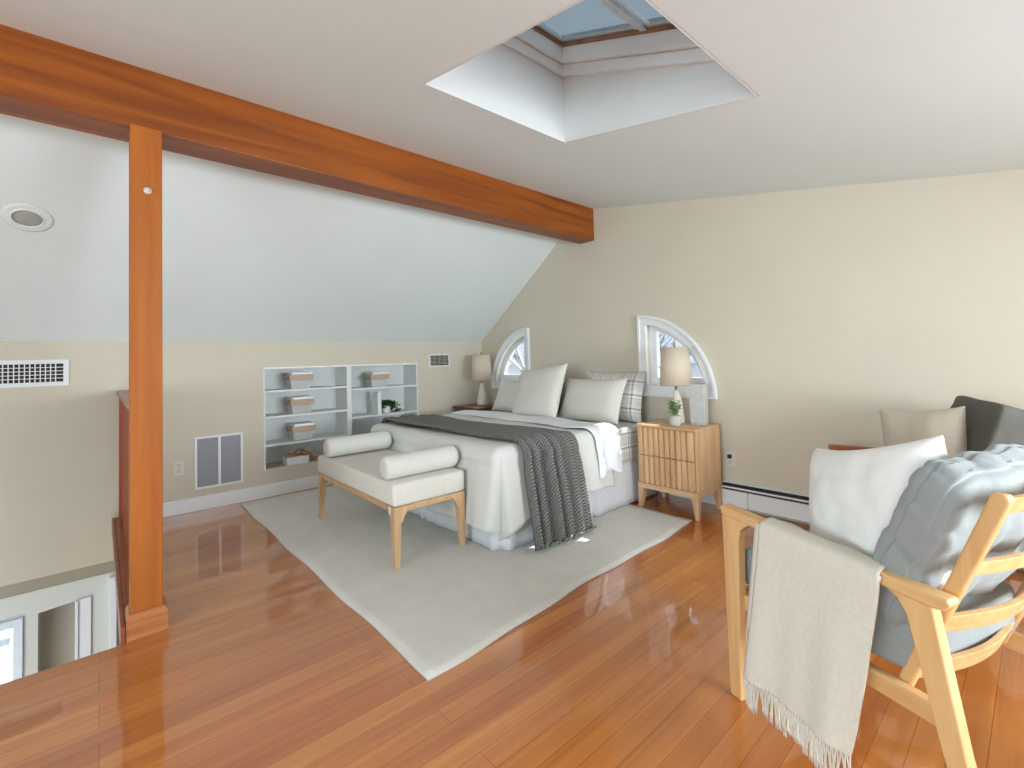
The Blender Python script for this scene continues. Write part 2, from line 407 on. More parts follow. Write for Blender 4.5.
# lower wall: doorway and window openings
M_LOW = mat('pale_grey_wall_paint', (222, 224, 218), 0.85, noise_amt=0.02, nscale=2)
lo = [(YN, -2.65), (SW + 1.0, -2.65), (SW + 1.0, -0.335), (YN, -0.335)]
door_h = [(-0.315, -2.649), (-0.315, -0.495), (-0.130, -0.478), (-0.130, -2.649)]
win_h = [(-1.35, -1.75), (-1.35, -0.53), (-0.405, -0.53), (-0.405, -1.75)]
struct(G().prism(lo, [door_h, win_h], (KW, 0, 0), (0, 1, 0), (0, 0, 1), (-0.12, 0, 0)).out('wall_stairwell', M_LOW))
M_HALL = mat('khaki_hall_paint', (226, 218, 200), 0.85, noise_amt=0.02)
struct(G().box((KW - 0.36, -0.344, -2.65), (KW - 0.30, 0.6, -0.341)).out('wall_hall', M_HALL))
M_TRIMB = mat('sunlit_casing_white', (244, 246, 250), 0.35, noise_amt=0.01)  # whiter than the other trim, standing for sun on the casing
g = G(); g.box((KW, -0.130, -2.65), (KW + 0.03, -0.112, -0.478)); g.box((KW, -0.100, -2.65), (KW + 0.022, -0.045, -0.47)); g.box((KW, -0.112, -2.65), (KW + 0.012, -0.100, -0.475))
struct(g.out('trim_2', M_TRIMB, bevel=0.003))
struct(G().box((KW, 0.055, -2.65), (KW + 0.05, SW + 0.01, -0.36)).out('trim_3', M_TRIMB, bevel=0.003))
# ground-floor window with louvred blind
w4 = struct(thing('window_4', '', '')); 
for k in ('label', 'category'): del w4[k]
g = G(); 
for (y0, y1, z0, z1) in ((-1.42, -1.34, -1.8, -0.49), (-0.43, -0.385, -1.8, -0.49), (-1.34, -0.43, -0.54, -0.49), (-1.34, -0.43, -1.8, -1.74)):
    g.box((KW - 0.03, y0, z0), (KW + 0.025, y1, z1))
g.out('window_frame', mat('blue_white_frame', (226, 238, 248), 0.4), w4, bevel=0.003)
G().box((KW - 0.09, -1.35, -1.75), (KW - 0.085, -0.40, -0.53)).out('window_glass', M_GLASS, w4)
bl = thing('window_blind', 'white slatted blind in the ground floor window beyond the stair opening', 'blind', (KW - 0.03, 0, 0))
g = G()
for k in range(40):
    z = -0.66 - k * 0.026
    g.add([(-0.018, -1.33, z - 0.007), (0.012, -1.33, z + 0.007), (0.012, -0.46, z + 0.007), (-0.018, -0.46, z - 0.007)], [(0, 1, 2, 3)])
g.out('slats', mat('white_blind', (232, 236, 240), 0.6), bl, solid=0.0015)
G().box((-0.028, -1.34, -0.655), (0.028, -0.45, -0.625)).out('headrail', mat('blue_white_frame', (226, 238, 248), 0.4), bl, bevel=0.003)

# ceilings
SKX0, SKX1, SKY0, SKY1 = -1.855, -0.765, 1.07, 1.978
ct = 0.05
g = G()
xs = [(-3.2, SKX0), (SKX1, XR)]
def slab(x0, x1, y0, y1):
    g.hexa([(x0, y0, zc(x0)), (x1, y0, zc(x1)), (x1, y1, zc(x1)), (x0, y1, zc(x0))],
           [(x0, y0, zc(x0) + ct), (x1, y0, zc(x1) + ct), (x1, y1, zc(x1) + ct), (x0, y1, zc(x0) + ct)])
slab(-3.2, SKX0 - .011, YN, BW + 0.15); slab(SKX1 + .011, XR + .1, YN, BW + 0.15); slab(SKX0 - .011, SKX1 + .011, YN, SKY0 - .011); slab(SKX0 - .011, SKX1 + .011, SKY1 + .011, BW + 0.15)
struct(g.out('ceiling', M_CEIL))
g = G(); x0, x1 = KW - 0.08, -3.1
g.hexa([(x0, YN, zs(x0)), (x1, YN, zs(x1)), (x1, BW + 0.15, zs(x1)), (x0, BW + 0.15, zs(x0))],
       [(x0, YN, zs(x0) + 0.06), (x1, YN, zs(x1) + 0.06), (x1, BW + 0.15, zs(x1) + 0.06), (x0, BW + 0.15, zs(x0) + 0.06)])
struct(g.out('ceiling_slope', M_CEIL))

# back wall with two quarter-round windows
def quarter(cx, cz, r, side, inset_x=0.0, inset_z=0.0, n=20):
    """quarter disc: right-angled corner at (cx,cz); side=+1 opens to +x"""
    px, pz = cx + side * inset_x, cz + inset_z
    R = r
    a0 = math.asin(min(1, inset_z / R)); a1 = math.acos(min(1, inset_x / R))
    pts = [(px, pz)]
    for i in range(n + 1):
        a = a0 + (a1 - a0) * i / n
        pts.append((cx + side * R * math.cos(a), cz + R * math.sin(a)))
    return pts
WIN = [(-3.975, 0.835, 0.70, -1), (-2.49, 0.830, 0.715, 1)]
outer = [(KW - 0.08, -0.25), (XR + .1, -0.25), (XR + .1, zc(XR) + .1), (-2.9, zc(-2.9) + .03), (-3.15, zs(-3.15) + .05), (KW - 0.08, zs(KW - .08) + .05)]
holes = [quarter(c, z, r - 0.075, s, 0.075, 0.10) for (c, z, r, s) in WIN]
struct(G().prism(outer, holes, (0, BW, 0), (1, 0, 0), (0, 0, 1), (0, 0.15, 0)).out('wall_back', M_WALL))
for i, (c, z, r, s) in enumerate(WIN):
    w = thing('window_%d' % (i + 1), '', ''); struct(w)
    for k in ('label', 'category'): del w[k]
    # interior casing
    G().prism(quarter(c, z, r, s), [quarter(c, z, r - 0.08, s, 0.08, 0.105)], (0, BW - 0.022, 0), (1, 0, 0), (0, 0, 1), (0, 0.03, 0)).out('casing', M_TRIM, w, bevel=0.004)
    G().prism(quarter(c, z, r + 0.006, s, 0, 0), [quarter(c, z, r - 0.022, s, 0.022, 0.022)], (0, BW - 0.034, 0), (1, 0, 0), (0, 0, 1), (0, 0.02, 0)).out('casing_bead', M_TRIM, w, bevel=0.004)
    # sash set back in the opening
    G().prism(quarter(c, z, r - 0.072, s, 0.072, 0.095), [quarter(c, z, r - 0.125, s, 0.145, 0.165)], (0, BW + 0.05, 0), (1, 0, 0), (0, 0, 1), (0, 0.045, 0)).out('sash', M_TRIM, w, bevel=0.004)
    g = G(); cc = Vector((c + s * 0.145, BW + 0.07, z + 0.165))
    R2 = 0.09
    arc = []
    for k in range(13):
        a = PI / 2 * k / 12; arc.append(cc + Vector((s * R2 * math.cos(a), 0, R2 * math.sin(a))))
    for p, q in zip(arc, arc[1:]): g.bar(p, q + (q - p) * .05, 0.02, 0.018)
    for a in (PI / 6 + .03, PI / 3 + .03):
        d = Vector((s * math.cos(a), 0, math.sin(a)))
        # reach the sash arc
        L_ = 0.42
        for t_ in range(60):
            p = cc + d * (0.09 + t_ * 0.008)
            if math.hypot(p.x - c, p.z - z) > r - 0.125: L_ = 0.09 + t_ * 0.008 + .01; break
        g.bar(cc + d * R2, cc + d * L_, 0.02, 0.018)
    g.out('muntin', M_TRIM, w)
    G().prism(quarter(c, z, r - 0.12, s, 0.14, 0.16), [], (0, BW + 0.085, 0), (1, 0, 0), (0, 0, 1), (0, 0.004, 0)).out('window_glass', M_GLASS, w)
    if True:
        a = 0.07; px0, px1 = (c, c + s * (r + .0)); px0, px1 = min(px0, px1), max(px0, px1)

# walls behind the camera, each with an opening added for its fill light
struct(G().prism([(KW - .1, -0.25), (XR + .1, -0.25), (XR + .1, zc(XR) + .1), (-2.9, zc(-2.9) + .03), (-3.15, zs(-3.15) + .05), (KW - .1, zs(KW - .1) + .05)],
      [[(-1.7, .7), (1.1, .7), (1.1, 1.75), (-1.7, 1.75)]], (0, YN, 0), (1, 0, 0), (0, 0, 1), (0, -0.12, 0)).out('wall_rear', M_WALL))
struct(G().prism([(YN, -0.25), (BW + .15, -0.25), (BW + .15, zc(XR) + .03), (YN, zc(XR) + .03)],
      [[(1.0, .75), (3.0, .75), (3.0, 1.62), (1.0, 1.62)]], (XR, 0, 0), (0, 1, 0), (0, 0, 1), (0.12, 0, 0)).out('wall_right', M_WALL))

# skylight: shaft, curb, frame, glass
def zr(x): return 2.835 - 0.39 * (x + 1.855)     # roof plane at the curb
g = G(); t = 0.011
def quadwall(pa, pb, dirn):
    (xa, ya), (xb, yb) = pa, pb
    n = Vector(dirn) * t
    g.hexa([(xa, ya, zc(xa)), (xb, yb, zc(xb)), (xb + n.x, yb + n.y, zc(xb)), (xa + n.x, ya + n.y, zc(xa))],
           [(xa, ya, zr(xa) + .25), (xb, yb, zr(xb) + .25), (xb + n.x, yb + n.y, zr(xb) + .25), (xa + n.x, ya + n.y, zr(xa) + .25)])
quadwall((SKX0, SKY0), (SKX0, SKY1), (-1, 0, 0)); quadwall((SKX0, SKY1), (SKX1, SKY1), (0, 1, 0))
quadwall((SKX1, SKY0), (SKX1, SKY1), (1, 0, 0)); quadwall((SKX0, SKY0), (SKX1, SKY0), (0, -1, 0))
struct(g.out('wall_skylight_shaft', mat('shaft_paint', (222, 222, 222), 0.85, noise_amt=0.01)))
w3 = struct(thing('window_3', '', ''))
for k in ('label', 'category'): del w3[k]
def ring(x0, x1, y0, y1, wd, z0, z1, name, m_, bev=0.003):
    """rectangular ring following the roof slope, width wd inward, between heights z0,z1 above the curb plane"""
    g = G()
    def blk(a0, a1, b0, b1):
        g.hexa([(a0, b0, zr(a0) + z0), (a1, b0, zr(a1) + z0), (a1, b1, zr(a1) + z0), (a0, b1, zr(a0) + z0)],
               [(a0, b0, zr(a0) + z1), (a1, b0, zr(a1) + z1), (a1, b1, zr(a1) + z1), (a0, b1, zr(a0) + z1)])
    blk(x0, x0 + wd, y0, y1); blk(x1 - wd, x1, y0, y1); blk(x0 + wd, x1 - wd, y0, y0 + wd); blk(x0 + wd, x1 - wd, y1 - wd, y1)
    return g.out(name, m_, w3, bevel=bev)
ring(SKX0, SKX1, SKY0, SKY1, 0.030, 0.0, 0.06, 'curb', M_TRIM)
ring(SKX0 + .002, SKX1 - .002, SKY0 + .002, SKY1 - .002, 0.055, 0.062, 0.15, 'liner', M_TRIM)
ring(SKX0 + .03, SKX1 - .03, SKY0 + .03, SKY1 - .03, 0.040, 0.150, 0.168, 'window_frame', wood('skylight_pine', (126, 90, 60), (160, 120, 84), 0.5, 'Y'))
ring(SKX0 + .03, SKX1 - .03, SKY0 + .03, SKY1 - .03, 0.055, 0.169, 0.185, 'glazing_bead', mat('grey_bead', (176, 186, 192), 0.4))
g = G(); x0, x1, y0, y1 = SKX0 + .05, SKX1 - .05, SKY0 + .05, SKY1 - .05
g.hexa([(x0, y0, zr(x0) + .190), (x1, y0, zr(x1) + .190), (x1, y1, zr(x1) + .190), (x0, y1, zr(x0) + .190)],
       [(x0, y0, zr(x0) + .196), (x1, y0, zr(x1) + .196), (x1, y1, zr(x1) + .196), (x0, y1, zr(x0) + .196)])
g.out('window_glass', M_SKYG, w3)
g = G(); xm = -1.25
for (dx, wd, h) in ((0, .036, .03), (.034, .014, .018), (-.034, .014, .018)):
    a0, a1 = xm + dx - wd / 2, xm + dx + wd / 2
    g.hexa([(a0, y0, zr(a0) + .185 - h), (a1, y0, zr(a1) + .185 - h), (a1, y1, zr(a1) + .185 - h), (a0, y1, zr(a0) + .185 - h)],
           [(a0, y0, zr(a0) + .189), (a1, y0, zr(a1) + .189), (a1, y1, zr(a1) + .189), (a0, y1, zr(a0) + .189)])
g.out('mullion', mat('pale_blue_mullion', (206, 222, 232), 0.4), w3, bevel=0.003)

# baseboard
g = G(); g.box((KW, SW + .07, 0.0), (KW + 0.018, BW, 0.098)); g.box((KW, SW + .07, 0.098), (KW + 0.010, BW, 0.112))
struct(g.out('baseboard_left', M_TRIM, bevel=0.003))
struct(G().box((KW + .02, BW - 0.016, 0.0), (-1.74, BW, 0.11)).out('baseboard_back', M_TRIM, bevel=0.003))

# ------------------------------------------------------------------ ridge beam and post
g = G()
def bx_(y, off): return -2.872 - 0.03 * y + off
yb0, yb1 = -1.7, BW - 0.002
g.hexa([(bx_(yb0, -.235), yb0, 2.337), (bx_(yb0, 0), yb0, 2.337), (bx_(yb1, 0), yb1, 2.337), (bx_(yb1, -.190), yb1, 2.337)],
       [(bx_(yb0, -.235), yb0, 2.60), (bx_(yb0, 0), yb0, 2.66), (bx_(yb1, 0), yb1, 2.66), (bx_(yb1, -.190), yb1, 2.60)])
tag(g.out('ceiling_beam', M_BEAM, bevel=0.005), 'long orange-brown timber beam running under the ceiling to the back wall', 'beam')
post = thing('timber_post', 'square orange timber post holding up the beam at the stair opening', 'post', (-2.90, 0.158, 0))
G().box((-.058, -.058, .0), (.062, .058, 2.336)).out('shaft', M_POST, post, bevel=0.004)
g = G(); s0, s1 = 0.072, 0.062
g.hexa([(-s0, -s0, 0), (s0 + .024, -s0, 0), (s0 + .024, s0 + .004, 0), (-s0, s0 + .004, 0)], [(-s0, -s0, .085), (s0 + .024, -s0, .085), (s0 + .024, s0 + .004, .085), (-s0, s0 + .004, .085)])
g.hexa([(-s0, -s0, .085), (s0 + .024, -s0, .085), (s0 + .024, s0 + .004, .085), (-s0, s0 + .004, .085)], [(-s1, -s1, .108), (s1 + .006, -s1, .108), (s1 + .006, s1, .108), (-s1, s1, .108)])
g.out('plinth', wood('burl_plinth', (160, 92, 50), (198, 126, 74), 0.4, 'Y', 30, .2), post, bevel=0.002)
hk = tag(G().lathe([(0.0, 0), (0.016, 0.0), (0.016, 0.004), (0.006, 0.008), (0.006, 0.02), (0.009, 0.024), (0.0, 0.028)], 16, cap=False).out('wall_hook', mat('white_knob', (230, 224, 216), 0.35), smooth=True),
   'small round knob screwed to the upper part of the timber post', 'hook')
hk.location = (-2.838, 0.163, 2.034); hk.rotation_euler = (0, PI / 2, 0)

# stair railing running from the post to the low wall
rl = thing('stair_railing', 'dark reddish wooden railing between the timber post and the low wall', 'railing', (KW, 0.135, 0))
G().box((0.0, -.040, 1.005), (1.935, .040, 1.04)).out('handrail', wood('dark_fir_rail', (128, 62, 40), (158, 86, 58), .35, 'X', 16, .2), rl, bevel=0.006)
G().box((0.0, -.028, 0.0705), (0.06, .034, 1.005)).out('newel', M_RAILW, rl, bevel=0.003)
G().box((0.0, -.0495, 0.0005), (1.93, .034, 0.07)).box((0.0, -.068, -.035), (2.098, -.0505, .0705)).out('shoe_rail', M_RAILW, rl, bevel=0.003)
bal = G().box((-.014, -.014, .0705), (.014, .014, 1.005)).out('baluster', M_RAILW, rl); bal.location = (.18, 0, 0)
for k in range(1, 15):
    b2 = bal.copy(); COL.objects.link(b2); b2.parent = rl; b2.location = (.18 + .12 * k, 0, 0)

# ------------------------------------------------------------------ built-in shelves
bk = thing('built_in_bookcase', 'white built-in shelves recessed into the low beige wall', 'bookcase', (KW, 0, 0))
e = 0.012
g = G()
g.box((-ND, NY0 + .001, NZ0 + .001), (-ND + .01, NY1 - .001, NZ1 - .001))
g.out('back_panel', M_SHELF, bk)
g = G(); g.box((-ND + .01, NY0 + .001, NZ0), (0.004, NY0 + .014, NZ1)); g.box((-ND + .01, NY1 - .014, NZ0), (0.004, NY1 - .001, NZ1))
g.box((-ND + .01, NY0 + .014, NZ1 - .014), (0.004, NY1 - .014, NZ1 - .001))
g.out('side_panel', M_SHELF, bk)
G().box((-ND + .01, NY0 + .014, NZ0 + .001), (-0.001, NY1 - .014, NZ0 + .012)).out('bottom_panel', M_WALL, bk)
DV0, DV1 = 1.850, 1.896
G().box((-ND + .01, DV0, NZ0 + .013), (0.008, DV1, NZ1 - .015)).out('divider', M_SHELF, bk, bevel=0.002)
SHL = [0.945, 0.706, 0.448]; SHR = [0.912, 0.620, 0.37]
for z in SHL: G().box((-ND + .01, NY0 + .014, z), (0.004, DV0, z + .020)).out('shelf', M_SHELF, bk, bevel=0.002)
for z in SHR: G().box((-ND + .01, DV1, z), (0.004, NY1 - .014, z + .020)).out('shelf', M_SHELF, bk, bevel=0.002)

# storage bins
def make_bin():
    t = thing('storage_bin', '', 'storage bin')
    a, b, h = .085, .098, .125
    g = G()
    g.hexa([(-a * .85, -b * .86, 0), (a * .85, -b * .86, 0), (a * .85, b * .86, 0), (-a * .85, b * .86, 0)], [(-a, -b, h), (a, -b, h), (a, b, h), (-a, b, h)])
    g.out('body', M_BIN, t, bevel=0.008)
    g = G(); a2, b2 = a + .006, b + .006
    g.hexa([(-a, -b, h - .045), (a + .003, -b - .003, h - .045), (a + .003, b + .003, h - .045), (-a, b + .003, h - .045)], [(-a2, -b2, h + .01), (a2 + .004, -b2 - .004, h + .01), (a2 + .004, b2 + .004, h + .01), (-a2, b2 + .004, h + .01)])
    g.out('rim', M_BINT, t, bevel=0.004)
    g = G(); g.hexa([(-a, -b + .012, h + .0102), (a + .012, -b + .008, h + .0102), (a + .012, b + .004, h + .0102), (-a, b, h + .0102)], [(-a * .95, -b * .9, h + .036), (a + .010, -b * .9, h + .036), (a + .010, b * .98, h + .036), (-a * .95, b * .98, h + .036)])
    g.out('lid', M_TRIM, t, bevel=0.006)
    for s in (-1, 1):
        pts = [(a * .6 * math.cos(k / 10 * PI) , s * (b + .012 + .014 * math.sin(k / 10 * PI)), h - .01 - 0.022 * math.sin(k / 10 * PI)) for k in range(11)]
        G().tube(pts, .004, 6).out('handle', mat('rope_handle', (150, 134, 118), .8), t, smooth=True)
    return t
GB = 'storage bins on the recessed shelves'
b0 = make_bin(); b0.location = (KW - .10, 1.425, SHL[0] + .020); b0['label'] = 'tan-rimmed grey storage bin on the top shelf of the left section of the recessed bookcase'; b0['group'] = GB
dup(b0, (KW - .10, 1.430, SHL[1] + .020), None, 'tan-rimmed grey storage bin on the second shelf, between two other bins')
dup(b0, (KW - .10, 1.442, SHL[2] + .020), None, 'tan-rimmed grey storage bin lowest of the three stacked bays')
dup(b0, (KW - .10, 2.215, SHR[0] + .020), None, 'tan-rimmed grey storage bin on the shelf directly above the small trailing plant')

# white upright book and trailing plant
bo = thing('book', 'white book standing upright beside the trailing plant on the shelf', 'book', (KW - .09, 2.205, SHR[1] + .02))
g = G(); g.box((-.07, -.024, 0), (.07, -.020, .235)); g.box((-.07, .020, 0), (.07, .024, .235)); g.box((.066, -.024, 0), (.07, .024, .235))
g.out('cover', M_TRIM, bo, bevel=0.001)
G().box((-.066, -.0199, .004), (.0655, .0199, .231)).out('pages', mat('book_paper', (226, 220, 206), .9, bump=.4, bscale=300, stretch=(1, 20, .1)), bo)

def leaf(g, base, d, ln, wd, droop=.3, up=Vector((0, 0, 1))):
    d = d.normalized(); side = d.cross(up)
    side = side.normalized() if side.length > .01 else Vector((1, 0, 0))
    n = side.cross(d).normalized()
    rows = []; K = 5
    for i in range(K + 1):
        s_ = i / K
        c = base + d * ln * s_ - Vector((0, 0, 1)) * droop * ln * s_ * s_
        w_ = wd * math.sin(PI * (s_ ** .8)) * .5 + .0004
        rows.append((c - side * w_ + n * w_ * .35, c, c + side * w_ + n * w_ * .35))
    v = [p for r_ in rows for p in r_]; f = []
    for i in range(K):
        f.append((i * 3, i * 3 + 1, i * 3 + 4, i * 3 + 3)); f.append((i * 3 + 1, i * 3 + 2, i * 3 + 5, i * 3 + 4))
    g.add(v, f)

pl = thing('trailing_plant', 'dark green trailing plant in a small white pot on the recessed shelf', 'potted plant', (KW - .09, 2.31, SHR[1] + .02))
G().lathe([(.0, 0), (.034, 0), (.044, .01), (.048, .05), (.046, .078), (.042, .078), (.040, .06), (0, .06)], 24, cap=False).out('pot', M_TRIM, pl, smooth=True)
g = G(); gs = G(); rnd = random.Random(3)
for k in range(11):
    a = rnd.uniform(0, 2 * PI); hgt = rnd.uniform(.03, .09); rr = rnd.uniform(.02, .09)
    if k % 3 == 0: a = PI / 2 + rnd.uniform(-.5, .5); rr = rnd.uniform(.10, .17)
    pts = []
    for i in range(7):
        s_ = i / 6
        pts.append(Vector((math.cos(a) * rr * s_ * .8, math.sin(a) * rr * s_, .07 + hgt * math.sin(s_ * PI * .85) - rr * .55 * s_ * s_)))
    gs.tube(pts, .0018, 5)
    for i in range(1, 7):
        for q in range(3):
            b_ = rnd.uniform(0, 2 * PI)
            leaf(g, pts[i], Vector((math.cos(b_), math.sin(b_), rnd.uniform(-.2, .7))), rnd.uniform(.038, .060), rnd.uniform(.036, .052), .4)
gs.out('stems', M_LEAFD, pl); smooth_all(g.out('leaves', M_LEAFD, pl, solid=.0008))

# boxed book and wooden link chain in the bottom bay
bb = thing('box', 'long white box lying in the bottom bay of the recessed shelves', 'box', (KW - .085, 1.385, NZ0 + .0125))
G().box((-.07, -.095, 0), (.07, .10, .052)).out('base', M_TRIM, bb, bevel=.002)
G().box((-.073, -.098, .0525), (.073, .103, .072)).out('lid', M_TRIM, bb, bevel=.003)
lk = thing('wooden_chain', 'brown wooden link chain draped over the white box on the bottom shelf', 'ornament', (KW - .085, 1.385, NZ0 + .0125))
def linkring(c, ax, ay, r1, r2):
    c = Vector(c); ax = Vector(ax).normalized(); ay = Vector(ay).normalized()
    pts = [c + ax * r1 * math.cos(2 * PI * k / 16) + ay * r2 * math.sin(2 * PI * k / 16) for k in range(16)]
    return smooth_all(G().tube(pts, .0115, 8, closed=True).out('link', M_BROWN, lk))
linkring((0.01, -.035, .0865), (0, 1, 0), (1, 0, .0), .048, .034)
linkring((0.01, .028, .100), (0, 1, .05), (.15, 0, 1), .044, .026)
linkring((0.012, .088, .090), (0, 1, -.35), (1, 0, 0), .044, .032)
linkring((0.02, .128, .052), (0, .75, -1), (1, .1, 0), .042, .030)
linkring((0.02, .180, .020), (0, 1, .0), (1, 0, 0.05), .044, .030)

# ------------------------------------------------------------------ wall fixtures
def grille(name, label, y0, y1, z0, z1, m_back, kind):
    t = thing(name, label, 'vent', (KW, 0, 0))
    fr = .018 if kind != 'grid' else .030
    g = G()
    g.box((0, y0, z0), (.010, y0 + fr, z1)); g.box((0, y1 - fr, z0), (.010, y1, z1)); g.box((0, y0 + fr, z0), (.010, y1 - fr, z0 + fr)); g.box((0, y0 + fr, z1 - fr), (.010, y1 - fr, z1))
    if kind == 'return': g.box((0, (y0 + y1) / 2 - .010, z0 + fr), (.010, (y0 + y1) / 2 + .010, z1 - fr))
    g.out('frame', M_TRIM, t, bevel=.002)
    G().box((.0005, y0 + fr * .8, z0 + fr * .8), (.0015, y1 - fr * .8, z1 - fr * .8)).out('duct', m_back, t)
    g = G()
    if kind == 'grid':
        n = int((y1 - y0 - 2 * fr) / .0255)
        for k in range(1, n): g.box((.0016, y0 + fr + k * .0255 - .0028, z0 + fr), (.004, y0 + fr + k * .0255 + .0028, z1 - fr))
        for k in range(1, 5):
            z = z0 + fr + (z1 - z0 - 2 * fr) * k / 5; g.box((.0018, y0 + fr, z - .0025), (.0035, y1 - fr, z + .0025))
    elif kind == 'louvre':
        n = 7
        for k in range(1, n):
            z = z0 + fr + (z1 - z0 - 2 * fr) * k / n; g.box((.0018, y0 + fr, z - .004), (.0065, y1 - fr, z + .004))
        for k in (1, 2, 3):
            y = y0 + (y1 - y0) * k / 4; g.box((.0016, y - .003, z0 + fr), (.008, y + .003, z1 - fr))
    else:
        for k in range(1, 30):
            z = z0 + fr + (z1 - z0 - 2 * fr) * k / 30; g.box((.0016, y0 + fr, z - .0015), (.004, y1 - fr, z + .0015))
    g.out('grid' if kind == 'grid' else 'slats', M_TRIM if kind == 'grid' else (mat('dull_vent_slats', (168, 162, 150), .6) if kind == 'louvre' else M_FILT), t)
    return t
grille('air_register', 'white gridded air register high on the low wall beside the stair opening', -0.80, -0.165, 1.095, 1.285, M_DARK, 'grid')
grille('air_vent', 'small louvred wall vent between the recessed shelves and the bedside lamp', 2.80, 3.08, 1.122, 1.275, M_DARK, 'louvre')
grille('return_air_grille', 'white framed grey return air grille low on the wall, split in two panels', 0.580, 0.930, 0.172, 0.612, M_FILT, 'return')

def outlet(label, loc, rz, plugged=False):
    t = thing('power_outlet', label, 'outlet', loc, rz)
    G().box((-.036, -.005, -.058), (.036, 0, .058)).out('cover_plate', mat('almond_plate', (222, 214, 200), .45), t, bevel=.002)
    g = G()
    for z in (-.02, .02):
        g.box((-.014, -.008, z - .014), (.014, -.0052, z + .014))
    g.out('socket', mat('outlet_socket', (206, 198, 186), .5), t, bevel=.002)
    if plugged:
        G().box((-.012, -.034, .008), (.014, -.0085, .036)).out('plug', M_BLACK, t, bevel=.003)
    return t
outlet('beige power outlet between the timber post and the return air grille', (KW, .475, .375), PI / 2)
outlet('white power outlet with a black plug beside the fluted nightstand', (-1.690, BW, .375), 0, True)

# recessed light in the steep ceiling
nv = Vector((SL, 0, -1)).normalized()
dl = thing('recessed_ceiling_light', 'round white recessed light in the steep ceiling beside the post', 'ceiling light', (-3.955, -.305, zs(-3.955)))
dl.rotation_euler = nv.to_track_quat('Z', 'Y').to_euler()
G().lathe([(.060, .0005), (.105, .0005), (.104, .005), (.092, .009), (.070, .007)], 40, cap=False).out('trim_ring', M_CEIL, dl, smooth=True)
G().lathe([(.074, .002), (.070, .012), (.062, .014), (.060, .006)], 40, cap=False).out('gimbal_ring', M_TRIM, dl, smooth=True)
G().lathe([(0.0, .007), (.030, .008), (.058, .004), (.060, .002)], 40, cap=False).out('lens', mat('frosted_lens', (172, 172, 168), .35), dl, smooth=True)

# baseboard heater along the back wall
ht = thing('baseboard_heater', 'long white baseboard heater along the back wall behind the armchairs', 'heater', (0, BW, 0))
G().box((-1.74, -.012, .02), (1.9, -.001, .206)).out('back_plate', M_TRIM, ht)
for k, (a0, a1) in enumerate(((-1.74, -1.545), (-1.542, -.96), (-.957, -.2), (-.197, .7), (.703, 1.9))):
    g = G(); g.box((a0, -.064, .035), (a1, -.057, .152)); g.box((a0, -.057, .146), (a1, -.050, .152)); g.out('front_panel', M_TRIM, ht, bevel=.002)
G().box((-1.738, -.050, .03), (1.9, -.0125, .192)).out('fin_core', M_BLACK, ht)
G().box((-1.74, -.064, .166), (1.9, -.0505, .178)).out('damper', M_TRIM, ht, bevel=.002)
G().box((-1.74, -.034, .1995), (1.9, -.0125, .206)).out('top_plate', M_TRIM, ht)

# ------------------------------------------------------------------ rug
def rug():
    A = Vector((-4.79, .885)); B = Vector((-1.635, .905)); C = Vector((-1.765, 3.085)); D = Vector((-4.79, 3.10))
    nu, nv_ = 60, 44; v = []; uv = []
    for j in range(nv_ + 1):
        for i in range(nu + 1):
            u, w = i / nu, j / nv_
            p = A * (1 - u) * (1 - w) + B * u * (1 - w) + C * u * w + D * (1 - u) * w
            eg = 0.012 * math.sin(w * 9 + .6) * (u ** 8) + 0.006 * math.sin(w * 25) * (u ** 8)
            eg2 = 0.006 * math.sin(u * 23 + 1) * ((1 - w) ** 8)
            z = .010 + .0015 * noise.noise(Vector((p.x * 3, p.y * 3, 0)))
            v.append((p.x + eg, p.y + eg2, z)); uv.append((p.x, p.y))
    f = [(j * (nu + 1) + i, j * (nu + 1) + i + 1, (j + 1) * (nu + 1) + i + 1, (j + 1) * (nu + 1) + i) for j in range(nv_) for i in range(nu)]
    o = link_mesh('area_rug', v, f, M_RUG, smooth=True, uvs=uv, solid=.009, solid_off=-1)
    tag(o, 'large cream area rug lying on the wood floor under the bed and bench', 'rug')
rug()

# ------------------------------------------------------------------ bed
bed = thing('bed', 'wide low bed with a white pleated skirt, its head against the back wall', 'bed', (-3.22, 1.79, .011))
BXL, BXR, BYF, BYH, BZ = -4.10, -2.345, 1.815, 3.50, 0.60
def bl_(x, y, z): return (x + 3.22, y - 1.79, z - .011)
G().box(bl_(BXL + .03, BYF + .03, .12), bl_(BXR - .03, BYH, .345)).out('box_spring', M_SHEET, bed, bevel=.02)
smooth_all(G().box(bl_(BXL + .012, BYF + .012, .346), bl_(BXR - .012, BYH, BZ)).out('mattress', M_SHEET, bed, bevel=.05, seg=4))
g = G()
for (x, y) in ((BXL + .12, BYF + .12), (BXR - .12, BYF + .12), (BXL + .12, BYH - .12), (BXR - .12, BYH - .12)):
    g = G(); g.lathe([(.022, 0), (.028, .109)], 12, c=bl_(x, y, .011)); g.out('leg', M_BLACK, bed)
